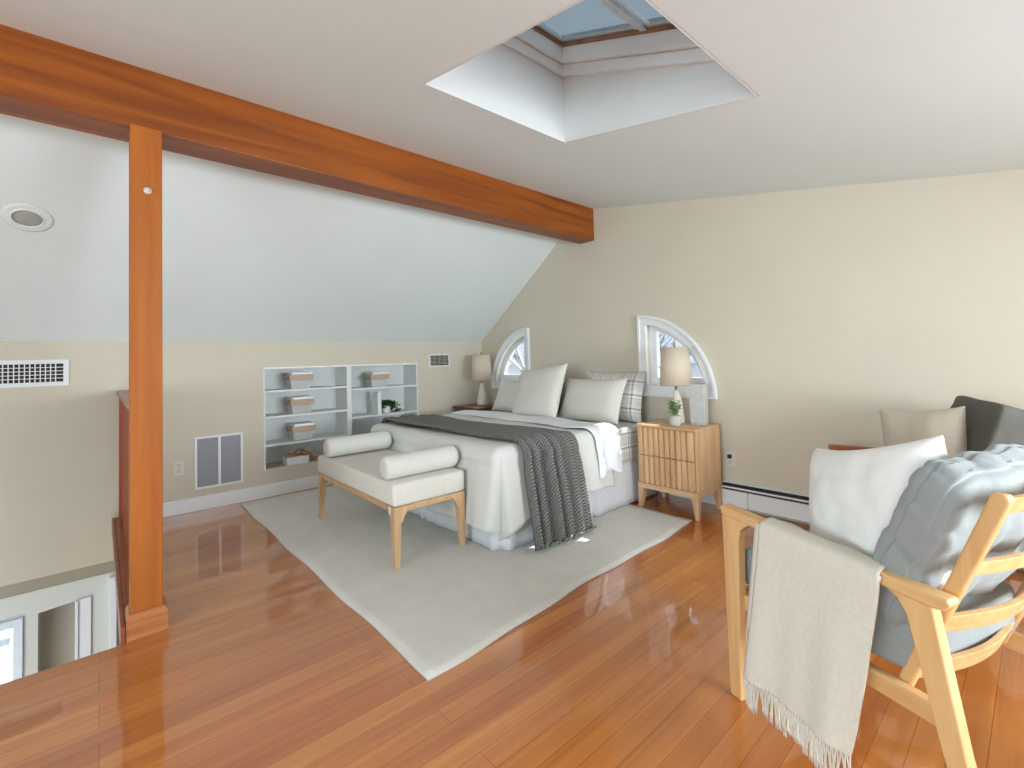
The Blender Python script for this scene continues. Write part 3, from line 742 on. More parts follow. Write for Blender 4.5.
def skirt():
    path = []
    def seg(p, q, n):
        for i in range(n): path.append((p[0] + (q[0] - p[0]) * i / n, p[1] + (q[1] - p[1]) * i / n))
    seg((BXL, BYH - .02), (BXL, BYF), 50); seg((BXL, BYF), (BXR, BYF), 60); seg((BXR, BYF), (BXR, BYH - .02), 80); path.append((BXR, BYH - .02))
    v = []; N = len(path); K = 6
    for i, (x, y) in enumerate(path):
        a = path[max(0, i - 1)]; b = path[min(N - 1, i + 1)]
        d = Vector((b[0] - a[0], b[1] - a[1])).normalized(); nrm = Vector((d.y, -d.x))
        s_ = i * .03
        pleat = .0015 * math.sin(i * .9) + .003 * math.sin(i * .37 + 1)
        # deeper inverted pleats at the corners and mid-side
        for (px, py) in ((BXR, BYF), (BXR, 2.66), (-3.22, BYF)):
            dd = math.hypot(x - px, y - py); pleat += -.028 * math.exp(-(dd / .012) ** 2) + .014 * math.exp(-((dd - .045) / .03) ** 2)
        for k in range(K + 1):
            w = k / K; z = .355 - (.355 - .0135) * w
            v.append(bl_(x + nrm.x * (pleat * w * 1.5 + .004 + .022 * w), y + nrm.y * (pleat * w * 1.5 + .004 + .022 * w), z))
    f = [(i * (K + 1) + k, (i + 1) * (K + 1) + k, (i + 1) * (K + 1) + k + 1, i * (K + 1) + k + 1) for i in range(N - 1) for k in range(K)]
    link_mesh('bed_skirt', v, f, M_SKIRT, bed, smooth=True, solid=.002)
skirt()

def drape(a, b, t, flare=.10, wave=.012, freq=13, floor=.02, seed=0, rr=.055, puddle=.0):
    """flat cloth point (a,b) -> draped position over the mattress, t above it"""
    ox = a - BXR if a > BXR else (a - BXL if a < BXL else 0.0)
    oy = b - BYF if b < BYF else 0.0
    r = math.hypot(ox, oy)
    pa = min(max(a, BXL), BXR); pb = max(b, BYF)
    if ox and oy and r > .64: r = .64 + (r - .64) * .25
    n1 = noise.noise(Vector((a * 2.3 + seed, b * 2.3, seed * 1.7))); n2 = noise.noise(Vector((a * 6 + seed, b * 6, 3.1)))
    ztop = BZ + t + .010 * n1 + .004 * n2
    if r < 1e-6:
        # gentle rounding towards the edge
        return Vector((pa, pb, ztop))
    rn_ = math.hypot(ox, oy); dx, dy = ox / rn_, oy / rn_
    if ox and oy:
        hh = math.hypot(ox, oy * .45); tt_ = min(1.0, r / .25); ax_, ay_ = ox / hh, oy * .45 / hh
        dx, dy = dx + (ax_ - dx) * tt_, dy + (ay_ - dy) * tt_
        hh = math.hypot(dx, dy); dx /= hh; dy /= hh
    R = rr + t
    q = R * PI / 2
    if r < q:
        an = r / R; out = R * math.sin(an) - 0.0; dn = R * (1 - math.cos(an))
    else:
        out = R + (r - q) * flare; dn = R + (r - q) * math.sqrt(1 - flare * flare)
    out -= rr * min(1, r / q) * .9
    if ox and oy: out += .16 * math.sin(2 * math.atan2(oy, abs(ox))) * (r / .6) ** 1.5
    th = math.atan2(-dy, abs(dx))
    ph = freq * (pa * 1.0 - pb * 1.0) + th * 2.2 + seed
    amp = wave * min(1.0, dn / .25)
    out += amp * (math.sin(ph) + .5 * math.sin(ph * 2.3 + 1)) + amp * .5
    z = ztop - dn
    if z < floor:
        ex = floor - z; z = floor + puddle * math.sin(min(1, ex / .1) * PI) ; out += ex * .8
    return Vector((pa + dx * out, pb + dy * out, z))

def cloth(name, a0, a1, b0f, b1f, na, nb, t, m_, label, cat, flare=.1, wave=.012, freq=13, seed=0, thick=.004, extra=None, parent=None, **k):
    v = []; uv = []
    for j in range(nb + 1):
        for i in range(na + 1):
            u = i / na; w = j / nb
            a = a0 + (a1 - a0) * u; bb0 = b0f(a) if callable(b0f) else b0f; bb1 = b1f(a) if callable(b1f) else b1f
            b = bb0 + (bb1 - bb0) * w
            if extra: a, b, tt = extra(a, b, u, w, t)
            else: tt = t
            v.append(drape(a, b, tt, flare, wave, freq, seed=seed, **k)); uv.append((b, a))
    f = [(j * (na + 1) + i, j * (na + 1) + i + 1, (j + 1) * (na + 1) + i + 1, (j + 1) * (na + 1) + i) for j in range(nb) for i in range(na)]
    o = link_mesh(name, v, f, m_, parent, smooth=True, uvs=uv, solid=thick, solid_off=1)
    if label: tag(o, label, cat)
    return o

cloth('plaid_sheet', BXL - .18, BXR + .30, 2.55, 3.49, 90, 50, .006, M_PLAID, 'grey and white plaid sheet showing beneath the pillows and over the bed side', 'sheet', flare=.03, wave=.006, seed=2, thick=.003)
def duv(a, b, u, w, t):
    # puffy: thickness swells with quilting-free noise; lower edge waves
    n = noise.noise(Vector((a * 1.4, b * 1.4, 9)))
    edge = 1.0
    if b > 2.72: edge = max(.35, 1 - (b - 2.72) * 3)
    ex = .13 * max(0, min(1, (2.15 - b) / .4)) * max(0, (u - .6) / .4) ** 2
    return a + .015 * math.sin(b * 5) * (u - .5) + ex, b, t * edge + .008 * n
cloth('duvet', BXL - .42, BXR + .455, BYF - .54, 2.83, 150, 100, .040, M_DUVET, 'white duvet spread over the bed and hanging down at its foot', 'duvet', flare=.13, wave=.014, freq=11, seed=0, thick=.012, extra=duv)
# sheet folded back over the duvet near the pillows
def foldx(a, b, u, w, t):
    s_ = (a - BXR)
    bb = b + (.10 * max(0, s_) * (1 - w)) + .02 * math.sin(a * 8)
    bump = .014 * math.sin(w * PI) + .010 * math.sin(w * 9 + a * 5) * min(1, max(0, s_ + .25) * 3)
    return a, bb, t + bump
cloth('folded_sheet', BXL - .25, BXR + .42, 2.60, 2.92, 140, 26, .062, M_SHEET, 'bright white sheet folded back over the duvet edge near the pillows', 'sheet', flare=.12, wave=.020, freq=17, seed=4, thick=.005, extra=foldx)

# charcoal knitted throw
def thr(a, b, u, w, t):
    # lengthwise pleats
    s_ = max(0.0, a - BXR)
    k = 5.5
    ph = (w ** .85) * k * 2 * PI + .9 * math.sin(a * 1.7) + .5 * math.sin(a * 4.1) + 1.2 * noise.noise(Vector((a * 2, w * 2, 0)))
    pl_ = (0.5 + 0.5 * math.sin(ph)) ** 1.3
    fl = max(.12, min(1.0, (.86 - w) / .22))
    amp = (.020 + .045 * min(1, s_ / .25)) * fl
    t = t + .012 * min(1, s_ / .1)
    return a, b + .012 * math.sin(ph * .5 + 1) , t + amp * pl_
def tb0(a): return 1.885 + .02 * math.sin(a * 2.2) + (.05 * max(0, a - BXR))
def tb1(a): return 2.375 + .05 * math.sin(a * 2.5 + .5) + (.10 * max(0, a - BXR))
cloth('knitted_throw', BXL - .20, BXR + .80, tb0, tb1, 220, 130, .068, M_THROWG, 'charcoal grey knitted throw folded in pleats across the bed down to the rug', 'throw blanket', flare=.16, wave=.008, freq=5, seed=1, thick=.009, extra=thr, puddle=.02)

# ------------------------------------------------------------------ pillows
def pillow(name, w, h, t, m_, label, cat, M4, pinch=.07, n=26, seed=0, flange=0.0, sag=0.0, wr=.006, group=None, seam=None):
    v = []; uv = []; idx = {}
    for side in (1, -1):
        for j in range(n + 1):
            for i in range(n + 1):
                u = -1 + 2 * i / n; q = -1 + 2 * j / n
                edge = i in (0, n) or j in (0, n)
                if side == -1 and edge: idx[(side, i, j)] = idx[(1, i, j)]; continue
                x = u * w / 2 * (1 - pinch * (1 - q * q) * abs(u)); y = q * h / 2 * (1 - pinch * (1 - u * u) * abs(q))
                fu = max(0, 1 - (abs(u) / (1 - flange)) ** 3.2) if abs(u) < 1 - flange else 0
                fq = max(0, 1 - (abs(q) / (1 - flange)) ** 3.2) if abs(q) < 1 - flange else 0
                z = t / 2 * (fu ** .55) * (fq ** .55) * (1 - .25 * q * sag)
                nn = noise.noise(Vector((u * 1.6 + seed, q * 1.6, side * 2.0 + seed)))
                n3 = noise.noise(Vector((u * 4 + seed * 3, q * 4, side * 5.0)))
                z += (wr * 1.6 * nn + wr * .7 * n3) * (fu * fq) ** .4
                # creases that radiate from the corners
                z -= wr * .6 * abs(math.sin(math.atan2(1.02 - abs(q), 1.02 - abs(u)) * 7)) * (abs(u * q) ** 1.5) * (fu * fq) ** .3
                idx[(side, i, j)] = len(v); v.append(Vector((x, y, side * z))); uv.append((x, y))
    f = []
    for side in (1, -1):
        for j in range(n):
            for i in range(n):
                q_ = (idx[(side, i, j)], idx[(side, i + 1, j)], idx[(side, i + 1, j + 1)], idx[(side, i, j + 1)])
                f.append(q_ if side == 1 else q_[::-1])
    o = link_mesh(name, v, f, m_, smooth=True, uvs=uv, subsurf=1)
    tag(o, label, cat, group)
    o.matrix_world = M4
    if seam:
        g = G(); pts = []
        ring_ = [(i, 0) for i in range(n)] + [(n, j) for j in range(n)] + [(i, n) for i in range(n, 0, -1)] + [(0, j) for j in range(n, 0, -1)]
        pts = [v[idx[(1, i, j)]] for (i, j) in ring_]
        g.tube(pts, seam, 6, closed=True); smooth_all(g.out('piping', m_, o))
    return o
def frame(c, xdir, up, ztilt=0):
    """pillow frame: centre c, width along xdir, height along up"""
    x = Vector(xdir).normalized(); y = Vector(up); y = (y - x * y.dot(x)).normalized(); z = x.cross(y)
    m_ = Matrix.Identity(4)
    for i in range(3): m_[i][0] = x[i]; m_[i][1] = y[i]; m_[i][2] = z[i]; m_[i][3] = c[i]
    return m_
PZ = BZ + .03
pillow('plaid_pillow', .70, .46, .15, M_PLAID, 'grey and white plaid pillow at the back, beside the fluted nightstand', 'pillow', frame((-2.70, 3.405, PZ + .205), (1, .02, 0), (0, .26, 1)), seed=1, flange=.07)
pillow('plaid_pillow', .70, .46, .15, M_PLAID, 'grey and white plaid pillow mostly hidden behind the leaning square pillow', 'pillow', frame((-3.74, 3.415, PZ + .17), (1, -.02, 0), (0, .26, 1)), seed=2, flange=.07)
pillow('pillow_sham', .76, .42, .17, M_SHAM, 'ivory rectangular pillow in front of the plaid pillow near the lamp', 'pillow', frame((-2.78, 3.20, PZ + .180), (1, -.05, .02), (0, .42, 1)), seed=3, flange=.05)
pillow('pillow_sham', .66, .36, .14, M_SHAM, 'smaller ivory pillow leaning at the far side of the bed by the left window', 'pillow', frame((-3.86, 3.24, PZ + .155), (1, .06, -.03), (0, .45, 1)), seed=4, flange=.04)
pillow('square_pillow', .68, .56, .17, M_SHAM, 'large square ivory pillow standing tilted in the middle of the bed head', 'pillow', frame((-3.31, 3.05, PZ + .232), (1, -.03, .10), (-.16, .46, 1)), seed=5, pinch=.09)

# ------------------------------------------------------------------ nightstands
def nightstand(name, label, loc, mz, mx_, w=.475, d=.40, group=None):
    t = thing(name, label, 'nightstand', loc, 0, group)
    h, lg = .65, .165
    x0, x1, y0, y1 = 0, w, 0, d
    # carcass
    g = G()
    g.box((x0, y0 + .02, lg + .03), (x0 + .018, y1, h - .018)); g.box((x1 - .018, y0 + .02, lg + .03), (x1, y1, h - .018)); g.box((x0 + .018, y1 - .012, lg + .03), (x1 - .018, y1, h - .018)); g.box((x0 + .018, y0 + .02, lg + .03), (x1 - .018, y1 - .012, lg + .045))
    g.out('carcass', mz, t, bevel=.002)
    G().box((x0 - .002, y0 + .0, h - .018), (x1 + .002, y1, h)).out('top_panel', mx_, t, bevel=.003)
    g = G(); g.box((x0, y0 + .008, lg - .012), (x1, y0 + .030, lg + .029)); g.box((x0, y0 + .030, lg - .012), (x0 + .022, y1 - .002, lg + .029)); g.box((x1 - .022, y0 + .030, lg - .012), (x1, y1 - .002, lg + .029)); g.box((x0 + .022, y1 - .024, lg - .012), (x1 - .022, y1 - .002, lg + .029))
    g.out('plinth_frame', mx_, t, bevel=.002)
    for (lx, ly, sx, sy) in ((x0, y0 + .008, 1, 1), (x1, y0 + .008, -1, 1), (x0, y1 - .002, 1, -1), (x1, y1 - .002, -1, -1)):
        g = G(); a, b = .052, .028
        def sq(s_, z): return [(lx, ly, z), (lx + sx * s_, ly, z), (lx + sx * s_, ly + sy * s_, z), (lx, ly + sy * s_, z)]
        g.hexa(sq(b, 0), sq(a, lg - .012)); g.out('leg', mz, t, bevel=.002)
    # two drawers with fluted fronts
    zz = [(lg + .034, (lg + .034 + h - .022) / 2 - .003), ((lg + .034 + h - .022) / 2 + .003, h - .022)]
    for (z0, z1) in zz:
        dr = G(); dr.box((x0 + .022, y0 + .020, z0), (x1 - .022, y0 + .034, z1))
        n = 10; wd = (w - .044) / n
        for k in range(n):
            a = x0 + .022 + k * wd
            dr.add([(a + .002, y0 + .020, z0), (a + wd * .80, y0 + .020, z0), (a + wd * .62, y0 + .002, z0), (a + wd * .12, y0 + .002, z0),
                    (a + .002, y0 + .020, z1), (a + wd * .80, y0 + .020, z1), (a + wd * .62, y0 + .002, z1), (a + wd * .12, y0 + .002, z1)],
                   [(0, 1, 2, 3), (7, 6, 5, 4), (0, 4, 5, 1), (1, 5, 6, 2), (2, 6, 7, 3), (3, 7, 4, 0)])
        dr.out('drawer', mz, t)
    return t
nightstand('nightstand', 'light oak nightstand with two fluted drawers to the right of the bed', (-2.246, 3.115, 0), M_OAKZ, M_OAKX, w=.512, d=.372)
nightstand('nightstand', 'dark reddish nightstand in the corner, only its top edge showing behind the bed', (-4.86, 3.085, 0), M_NSDARK, M_NSDARK, w=.50, d=.40)

# ------------------------------------------------------------------ lamps
def make_lamp():
    t = thing('table_lamp', '', 'lamp')
    smooth_all(G().lathe([(.0, 0), (.064, 0), (.070, .01), (.066, .05), (.052, .13), (.036, .20), (.022, .25), (.016, .262), (0, .262)], 9, cap=False).out('base', M_CERAM, t, subsurf=1))
    G().lathe([(.008, .262), (.008, .30), (.012, .30), (.012, .36), (.004, .365), (.004, .60), (0, .60)], 12, cap=False).out('stem', M_BRASS, t, smooth=True)
    g = G()
    for z, r in ((.300, .124), (.598, .106)):
        g = G(); g.tube([(r * .985 * math.cos(2 * PI * k / 40), r * .985 * math.sin(2 * PI * k / 40), z) for k in range(40)], .002, 5, closed=True)
        if z < .5: g.out('shade_ring', M_BRASS, t)
    for a in (0, 2 * PI / 3, 4 * PI / 3): g.tube([(0, 0, .597), (.104 * math.cos(a), .104 * math.sin(a), .597)], .0015, 5)
    g.out('shade_ring', M_BRASS, t)
    G().lathe([(.124, .300), (.106, .600)], 48, cap=False).out('lamp_shade', M_SHADE, t, smooth=True, solid=.0015)
    G().lathe([(0, .600), (.010, .601), (.010, .606), (.005, .610), (.008, .622), (.006, .634), (0, .638)], 14, cap=False).out('finial', M_BRASS, t, smooth=True)
    return t
l1 = make_lamp(); l1.location = (-2.005, 3.335, .650); l1['label'] = 'table lamp with linen drum shade on the light oak nightstand'; l1['group'] = 'bedside lamps'
dup(l1, (-4.60, 3.33, .650), .4, 'table lamp with linen drum shade in the corner left of the bed')

vs = thing('vase', 'tall square concrete-grey vase beside the small green plant on the nightstand', 'vase', (-1.842, 3.385, .650), .18)
g = G(); a = .058
o_ = [(-a, -a * .8), (a, -a * .8), (a, a * .8), (-a, a * .8)]; a2 = .046; i_ = [(-a2, -a2 * .78), (a2, -a2 * .78), (a2, a2 * .78), (-a2, a2 * .78)]
g.prism(o_, [i_], (0, 0, .012), (1, 0, 0), (0, 1, 0), (0, 0, .298)); g.box((-a, -a * .8, 0), (a, a * .8, .012))
g.out('body', M_CONC, vs, bevel=.006, seg=3)

pp = thing('potted_plant', 'small bright green plant in a pale stone pot on the oak nightstand', 'potted plant', (-1.955, 3.225, .650))
G().lathe([(0, 0), (.036, 0), (.043, .012), (.046, .045), (.041, .078), (.036, .079), (.034, .060), (0, .060)], 24, cap=False).out('pot', M_POT, pp, smooth=True)
g = G(); gs = G(); rnd = random.Random(11)
for k in range(22):
    a = rnd.uniform(0, 2 * PI); rr = rnd.uniform(.01, .055); hh = rnd.uniform(.06, .14)
    p0 = Vector((math.cos(a) * .012, math.sin(a) * .012, .058)); p1 = Vector((math.cos(a) * rr, math.sin(a) * rr, .06 + hh))
    gs.tube([p0, (p0 + p1) / 2 + Vector((0, 0, .01)), p1], .0013, 5)
    for q in range(5):
        b_ = rnd.uniform(0, 2 * PI); s_ = rnd.uniform(.45, 1)
        leaf(g, p0.lerp(p1, s_), Vector((math.cos(b_), math.sin(b_), rnd.uniform(0, .8))), rnd.uniform(.020, .036), rnd.uniform(.018, .028), .35)
gs.out('stems', M_LEAF, pp); smooth_all(g.out('leaves', M_LEAF, pp, solid=.0007))

# ------------------------------------------------------------------ bench
bn = thing('bench', 'cream upholstered bench on light wooden legs at the foot of the bed', 'bench', (-3.235, 1.475, .0105))
bx0, bx1, by0, by1 = -.645, .655, -.245, .245
smooth_all(G().box((bx0, by0, .347), (bx1, by1, .482)).out('seat_pad', M_BENCH, bn, bevel=.022, seg=4))
g = G(); g.box((bx0 + .03, by0 + .012, .312), (bx1 - .03, by0 + .034, .3465)); g.box((bx0 + .03, by1 - .034, .312), (bx1 - .03, by1 - .012, .3465)); g.box((bx0 + .012, by0 + .03, .312), (bx0 + .034, by1 - .03, .3465)); g.box((bx1 - .034, by0 + .03, .312), (bx1 - .012, by1 - .03, .3465))
g.out('seat_frame', M_OAKX, bn, bevel=.003)
for (lx, ly, sx, sy) in ((bx0 + .006, by0 + .006, 1, 1), (bx1 - .006, by0 + .006, -1, 1), (bx0 + .006, by1 - .006, 1, -1), (bx1 - .006, by1 - .006, -1, -1)):
    prof = [(0, .030), (.12, .036), (.20, .043), (.255, .050), (.285, .060), (.312, .080), (.328, .105), (.346, .115)]
    g = G(); v = []; f = []
    for (z, s_) in prof:
        sp = .012 * (1 - z / .364)
        ax, ay = lx - sx * sp * .0 , ly
        t2 = min(s_, .040)
        # L-shaped bracket: wide along x, moderate along y
        v += [(ax, ay, z), (ax + sx * s_, ay, z), (ax + sx * s_, ay + sy * t2, z), (ax, ay + sy * t2, z)]
    for i in range(len(prof) - 1):
        for k in range(4): f.append((i * 4 + k, i * 4 + (k + 1) % 4, i * 4 + 4 + (k + 1) % 4, i * 4 + 4 + k))
    f.append((0, 1, 2, 3)); n_ = (len(prof) - 1) * 4; f.append((n_, n_ + 1, n_ + 2, n_ + 3))
    g.add(v, f)
    v = []
    for (z, s_) in prof[3:]:
        ex_, ey_ = lx - sx * .0008, ly - sy * .0008
        v += [(ex_, ey_, z - .0004), (ex_ + sx * .040, ey_, z - .0004), (ex_ + sx * .040, ly + sy * s_, z - .0004), (ex_, ly + sy * s_, z - .0004)]
    f = []
    for i in range(4):
        for k in range(4): f.append((i * 4 + k, i * 4 + (k + 1) % 4, i * 4 + 4 + (k + 1) % 4, i * 4 + 4 + k))
    f.append((0, 1, 2, 3)); f.append((16, 17, 18, 19)); g.add(v, f)
    g.out('leg', M_OAKZ, bn)
tagm = G().box((bx1 - .075, by0 + .004, .300), (bx1 - .055, by0 + .010, .345)); tagm.out('care_tag', M_TRIM, bn)
def make_bolster():
    n = 40; v = []; f = []; R = .073; L_ = .245
    prof = [(0, -L_), (.5 * R, -L_ - .004), (.86 * R, -L_ + .002), (R, -L_ + .018)] + [(R * (1 + .012 * math.sin(k * 1.3)), -L_ + .018 + (2 * L_ - .036) * k / 12) for k in range(1, 12)] + [(R, L_ - .018), (.86 * R, L_ - .002), (.5 * R, L_ + .004), (0, L_)]
    g = G()
    vv = []
    for (r, y) in prof:
        for k in range(n): vv.append((r * math.cos(2 * PI * k / n), y, r * math.sin(2 * PI * k / n) * .97))
    ff = [(i * n + k, i * n + (k + 1) % n, (i + 1) * n + (k + 1) % n, (i + 1) * n + k) for i in range(len(prof) - 1) for k in range(n)]
    g.add(vv, ff)
    o = g.out('bolster_pillow', M_BOLST, smooth=True)
    return o
o = make_bolster(); o.location = (-2.712, 1.475, .566); tag(o, 'white cylindrical bolster on the end of the bench nearest the fluted nightstand', 'bolster', 'bolsters on the bench')
o2 = o.copy(); COL.objects.link(o2); o2.location = (-3.69, 1.478, .566); o2['label'] = 'white cylindrical bolster on the end of the bench nearest the recessed shelves'

# ------------------------------------------------------------------ armchairs
def blob(cx_, w, h, d, n=(20, 20, 8), p=5.0): pass
def soft_box(name, size, m_, parent, M4, tuft=(0, 0), depth=.02, roll=.35, seed=0, wr=.004, n=30, side_lines=True):
    """puffy box cushion, local x width, y height, z thickness; tufts pull the faces in"""
    w, h, t = size; v = []; uv = []; f = []
    # build from a subdivided cube projected to a super-ellipsoid
    faces6 = [((1, 0, 0), (0, 1, 0), (0, 0, 1)), ((1, 0, 0), (0, -1, 0), (0, 0, -1)), ((0, 1, 0), (0, 0, 1), (1, 0, 0)), ((0, -1, 0), (0, 0, 1), (-1, 0, 0)), ((-1, 0, 0), (0, 0, 1), (0, 1, 0)), ((1, 0, 0), (0, 0, 1), (0, -1, 0))]
    bm = bmesh.new()
    for (U, V, N) in faces6:
        U, V, N = Vector(U), Vector(V), Vector(N); gr = []
        for j in range(n + 1):
            row = []
            for i in range(n + 1):
                a = -1 + 2 * i / n; b = -1 + 2 * j / n
                row.append(bm.verts.new(N + U * a + V * b))
            gr.append(row)
        for j in range(n):
            for i in range(n): bm.faces.new((gr[j][i], gr[j][i + 1], gr[j + 1][i + 1], gr[j + 1][i]))
    bmesh.ops.remove_doubles(bm, verts=bm.verts, dist=1e-5)
    P = 7.0 if tuft[0] else 16.0
    for vt in bm.verts:
        c = vt.co.copy()
        e = 1.0 / ((abs(c.x) ** P + abs(c.y) ** P + abs(c.z) ** P) ** (1 / P))
        q = c * e
        ex, ey = abs(q.x), abs(q.y)
        puff = (1 - ex ** 4) * (1 - ey ** 4)
        z = q.z * (t / 2) * (.74 + .26 * puff ** .6)
        x = q.x * w / 2; y = q.y * h / 2
        if tuft[0]:
            best = 9
            for i in range(tuft[0]):
                for j in range(tuft[1]):
                    tx = -w / 2 + w * (i + .5) / tuft[0]; ty = -h / 2 + h * (j + .5) / tuft[1]
                    best = min(best, math.hypot(x - tx, y - ty))
            sgn = 1 if q.z > 0 else -1
            pull = depth * math.exp(-(best / .035) ** 2) + depth * .35 * math.exp(-(best / .09) ** 2)
            if abs(q.z) > .3: z -= sgn * pull
            # soft channels between tufts
            fx = (x + w / 2) / w * tuft[0]; fy = (y + h / 2) / h * tuft[1]
            lx_ = abs((fx % 1) - .5); ly_ = abs((fy % 1) - .5)
            if abs(q.z) > .3: z += sgn * depth * .25 * (min(1, lx_ * 3) - .5)
        nn = noise.noise(Vector((x * 9 + seed, y * 9, z * 9)))
        n3 = noise.noise(Vector((x * 26 + seed, y * 26, z * 26)))
        d_ = (wr * nn * 1.8 + wr * .8 * n3)
        if tuft[0] and max(ex, ey) > .6:
            k_ = min(1, (max(ex, ey) - .6) / .2)
            per = x if ey > ex else y
            d_ -= k_ * .009 * math.exp(-((abs(q.z) - .62) / .13) ** 2)
            d_ -= k_ * .005 * max(0, math.cos(per * 2 * PI / .125 + q.z * 1.5)) ** 6
        nrm = Vector((q.x / (w / 2), q.y / (h / 2), q.z / (t / 2))).normalized()
        vt.co = Vector((x, y, z)) + nrm * d_
    bmesh.ops.recalc_face_normals(bm, faces=bm.faces)
    me = bpy.data.meshes.new(name); bm.to_mesh(me); bm.free(); me.materials.append(m_)
    for p in me.polygons: p.use_smooth = True
    o = bpy.data.objects.new(name, me); COL.objects.link(o); o.parent = parent; o.matrix_local = M4
    return o

def armchair(name, label, loc, rz, mx_, mz, m_cush, Wd=.56, tall=True, az=.655):
    """local x runs from the front to the back, y from the near arm to the far arm"""
    t = thing(name, label, 'armchair', loc, rz)
    th = .034
    for (y, s_) in ((0.0, 1), (Wd, -1)):
        # arm: long flat bar, wider seen from above, rounded rear end
        g = G(); yy0, yy1 = y - .021, y + .023
        out_ = [(-.016, az - .032), (.640, az - .059), (.658, az - .055), (.672, az - .040), (.668, az - .027), (-.018, az)]
        g.prism(out_, [], (0, yy0, 0), (1, 0, 0), (0, 0, 1), (0, yy1 - yy0, 0)); g.out('armrest', mx_, t, bevel=.006, seg=3)
        # front leg, slightly tapered, with a curved bracket to the arm
        g = G()
        out_ = [(-.014, 0), (.052, 0)] if False else [(-.006, 0), (.040, 0), (.056, .55), (.064, .585), (.080, .600), (.105, az - .0365), (-.014, az - .032)]
        g.prism(out_, [], (0, y - th / 2, 0), (1, 0, 0), (0, 0, 1), (0, th, 0)); g.out('front_leg', mz, t, bevel=.004)
        # rear leg, raked back
        g = G()
        out_ = [(.712, 0), (.748, 0), (.688, .27), (.634, az - .059), (.535, az - .0545), (.560, az - .070), (.578, .555), (.640, .27)]
        g.prism(out_, [], (0, y - th / 2, 0), (1, 0, 0), (0, 0, 1), (0, th, 0)); g.out('rear_leg', mz, t, bevel=.004)
        # side seat rail
        G().prism([(.030, .308), (.625, .306), (.625, .356), (.030, .360)], [], (0, y - .013 + s_ * .022, 0), (1, 0, 0), (0, 0, 1), (0, .026, 0)).out('seat_rail', mx_, t, bevel=.003)
        # back post leaning back, inside the arm
        yb = y + s_ * .052
        g = G(); g.prism([(.505, .325), (.538, .325), (.763, .862), (.758, .876), (.730, .876)], [], (0, yb - .013, 0), (1, 0, 0), (0, 0, 1), (0, .026, 0))
        g.out('back_post', mz, t, bevel=.006, seg=3)
    # front seat rail
    G().box((.004, .018, .308), (.028, Wd - .018, .358)).out('front_rail', mx_, t, bevel=.003)
    # curved back slats
    for (z, hh, bow) in ((.849, .040, .022), (.687, .038, .032), (.530, .048, .040), (.385, .050, .036)):
        sx0 = .521 + (z - .325) * .425
        g = G(); v = []; K = 14
        for i in range(K + 1):
            y = .052 + (Wd - .104) * i / K; bw_ = bow * math.sin(PI * i / K)
            for (dx, dz) in ((-.009, -hh / 2), (.009, -hh / 2), (.009 + .0, hh / 2), (-.009, hh / 2)):
                v.append((sx0 + bw_ + dx + dz * .42, y, z + dz))
        f = [(i * 4 + k, i * 4 + (k + 1) % 4, i * 4 + 4 + (k + 1) % 4, i * 4 + 4 + k) for i in range(K) for k in range(4)] + [(0, 1, 2, 3), (K * 4, K * 4 + 1, K * 4 + 2, K * 4 + 3)]
        g.add(v, f); g.out('back_slat', wood(mx_.name + '_y', (1, 1, 1), (1, 1, 1), .42, 'Y', 20) if False else mx_, t, bevel=.003)
    # cushions
    y = Wd / 2
    ms = Matrix.Translation((.290, y, .442))
    soft_box('seat_cushion', (.56, Wd - .070, .17), m_cush, t, ms, (0, 0), seed=2, n=22)
    if tall:
        lean = math.atan(.425)
        c = Vector((.560, y, .690))
        up = Vector((math.sin(lean), 0, math.cos(lean))); xx = Vector((0, 1, 0)); zz = xx.cross(up)
        mm = Matrix.Identity(4)
        for i in range(3): mm[i][0] = xx[i]; mm[i][1] = up[i]; mm[i][2] = zz[i]; mm[i][3] = c[i]
        soft_box('back_cushion', (Wd - .02, .48, .155), m_cush, t, mm, (3, 3), .015, seed=5, wr=.007, n=44)
    else:
        lean = .33
        c = Vector((.545, y, .69)); up = Vector((math.sin(lean), 0, math.cos(lean))); xx = Vector((0, 1, 0)); zz = xx.cross(up)
        mm = Matrix.Identity(4)
        for i in range(3): mm[i][0] = xx[i]; mm[i][1] = up[i]; mm[i][2] = zz[i]; mm[i][3] = c[i]
        soft_box('back_cushion', (Wd - .01, .50, .15), m_cush, t, mm, (0, 0), .0, seed=8, wr=.004, n=26)
    return t
a1_ = math.radians(-20); d1 = Vector((math.cos(a1_), math.sin(a1_), 0)); n1_ = Vector((-d1.y, d1.x, 0)); P0 = Vector((-.794, 1.638, 0))
ac1 = armchair('armchair', 'pale wood armchair with tufted blue-grey cushions and a cream throw on its arm', P0, math.atan2(d1.y, d1.x), M_CHAIRX, M_CHAIRZ, M_GREY)
a2_ = math.radians(22)
d2 = Vector((math.cos(a2_), math.sin(a2_), 0)); n2_ = Vector((-d2.y, d2.x, 0))
ac2 = armchair('armchair', 'darker wood armchair with charcoal cushions against the back wall', Vector((-.868, 3.115, 0)) - n2_ * .56, a2_, M_DKCX, M_DKCZ, M_DKGREY, tall=False, az=.645)

def chair_pt(s_, w, z): return P0 + d1 * s_ + n1_ * w + Vector((0, 0, z))
# white pillow propped on the near chair
pc = Vector((-.378, 1.722, .712))
pillow('throw_pillow', .53, .41, .22, M_PILW, 'plump white pillow standing on the blue-grey armchair', 'pillow', frame(pc, (.36, -.27, .115), (.06, .05, .38)), seed=6, pinch=.13, n=30, wr=.010)
pillow('throw_pillow', .40, .42, .14, M_PILB, 'beige linen pillow leaning on the charcoal armchair by the back wall', 'pillow', frame((-.425, 2.95, .695), (.34, -.13, .05), (.10, .12, 1)), seed=7, pinch=.09)

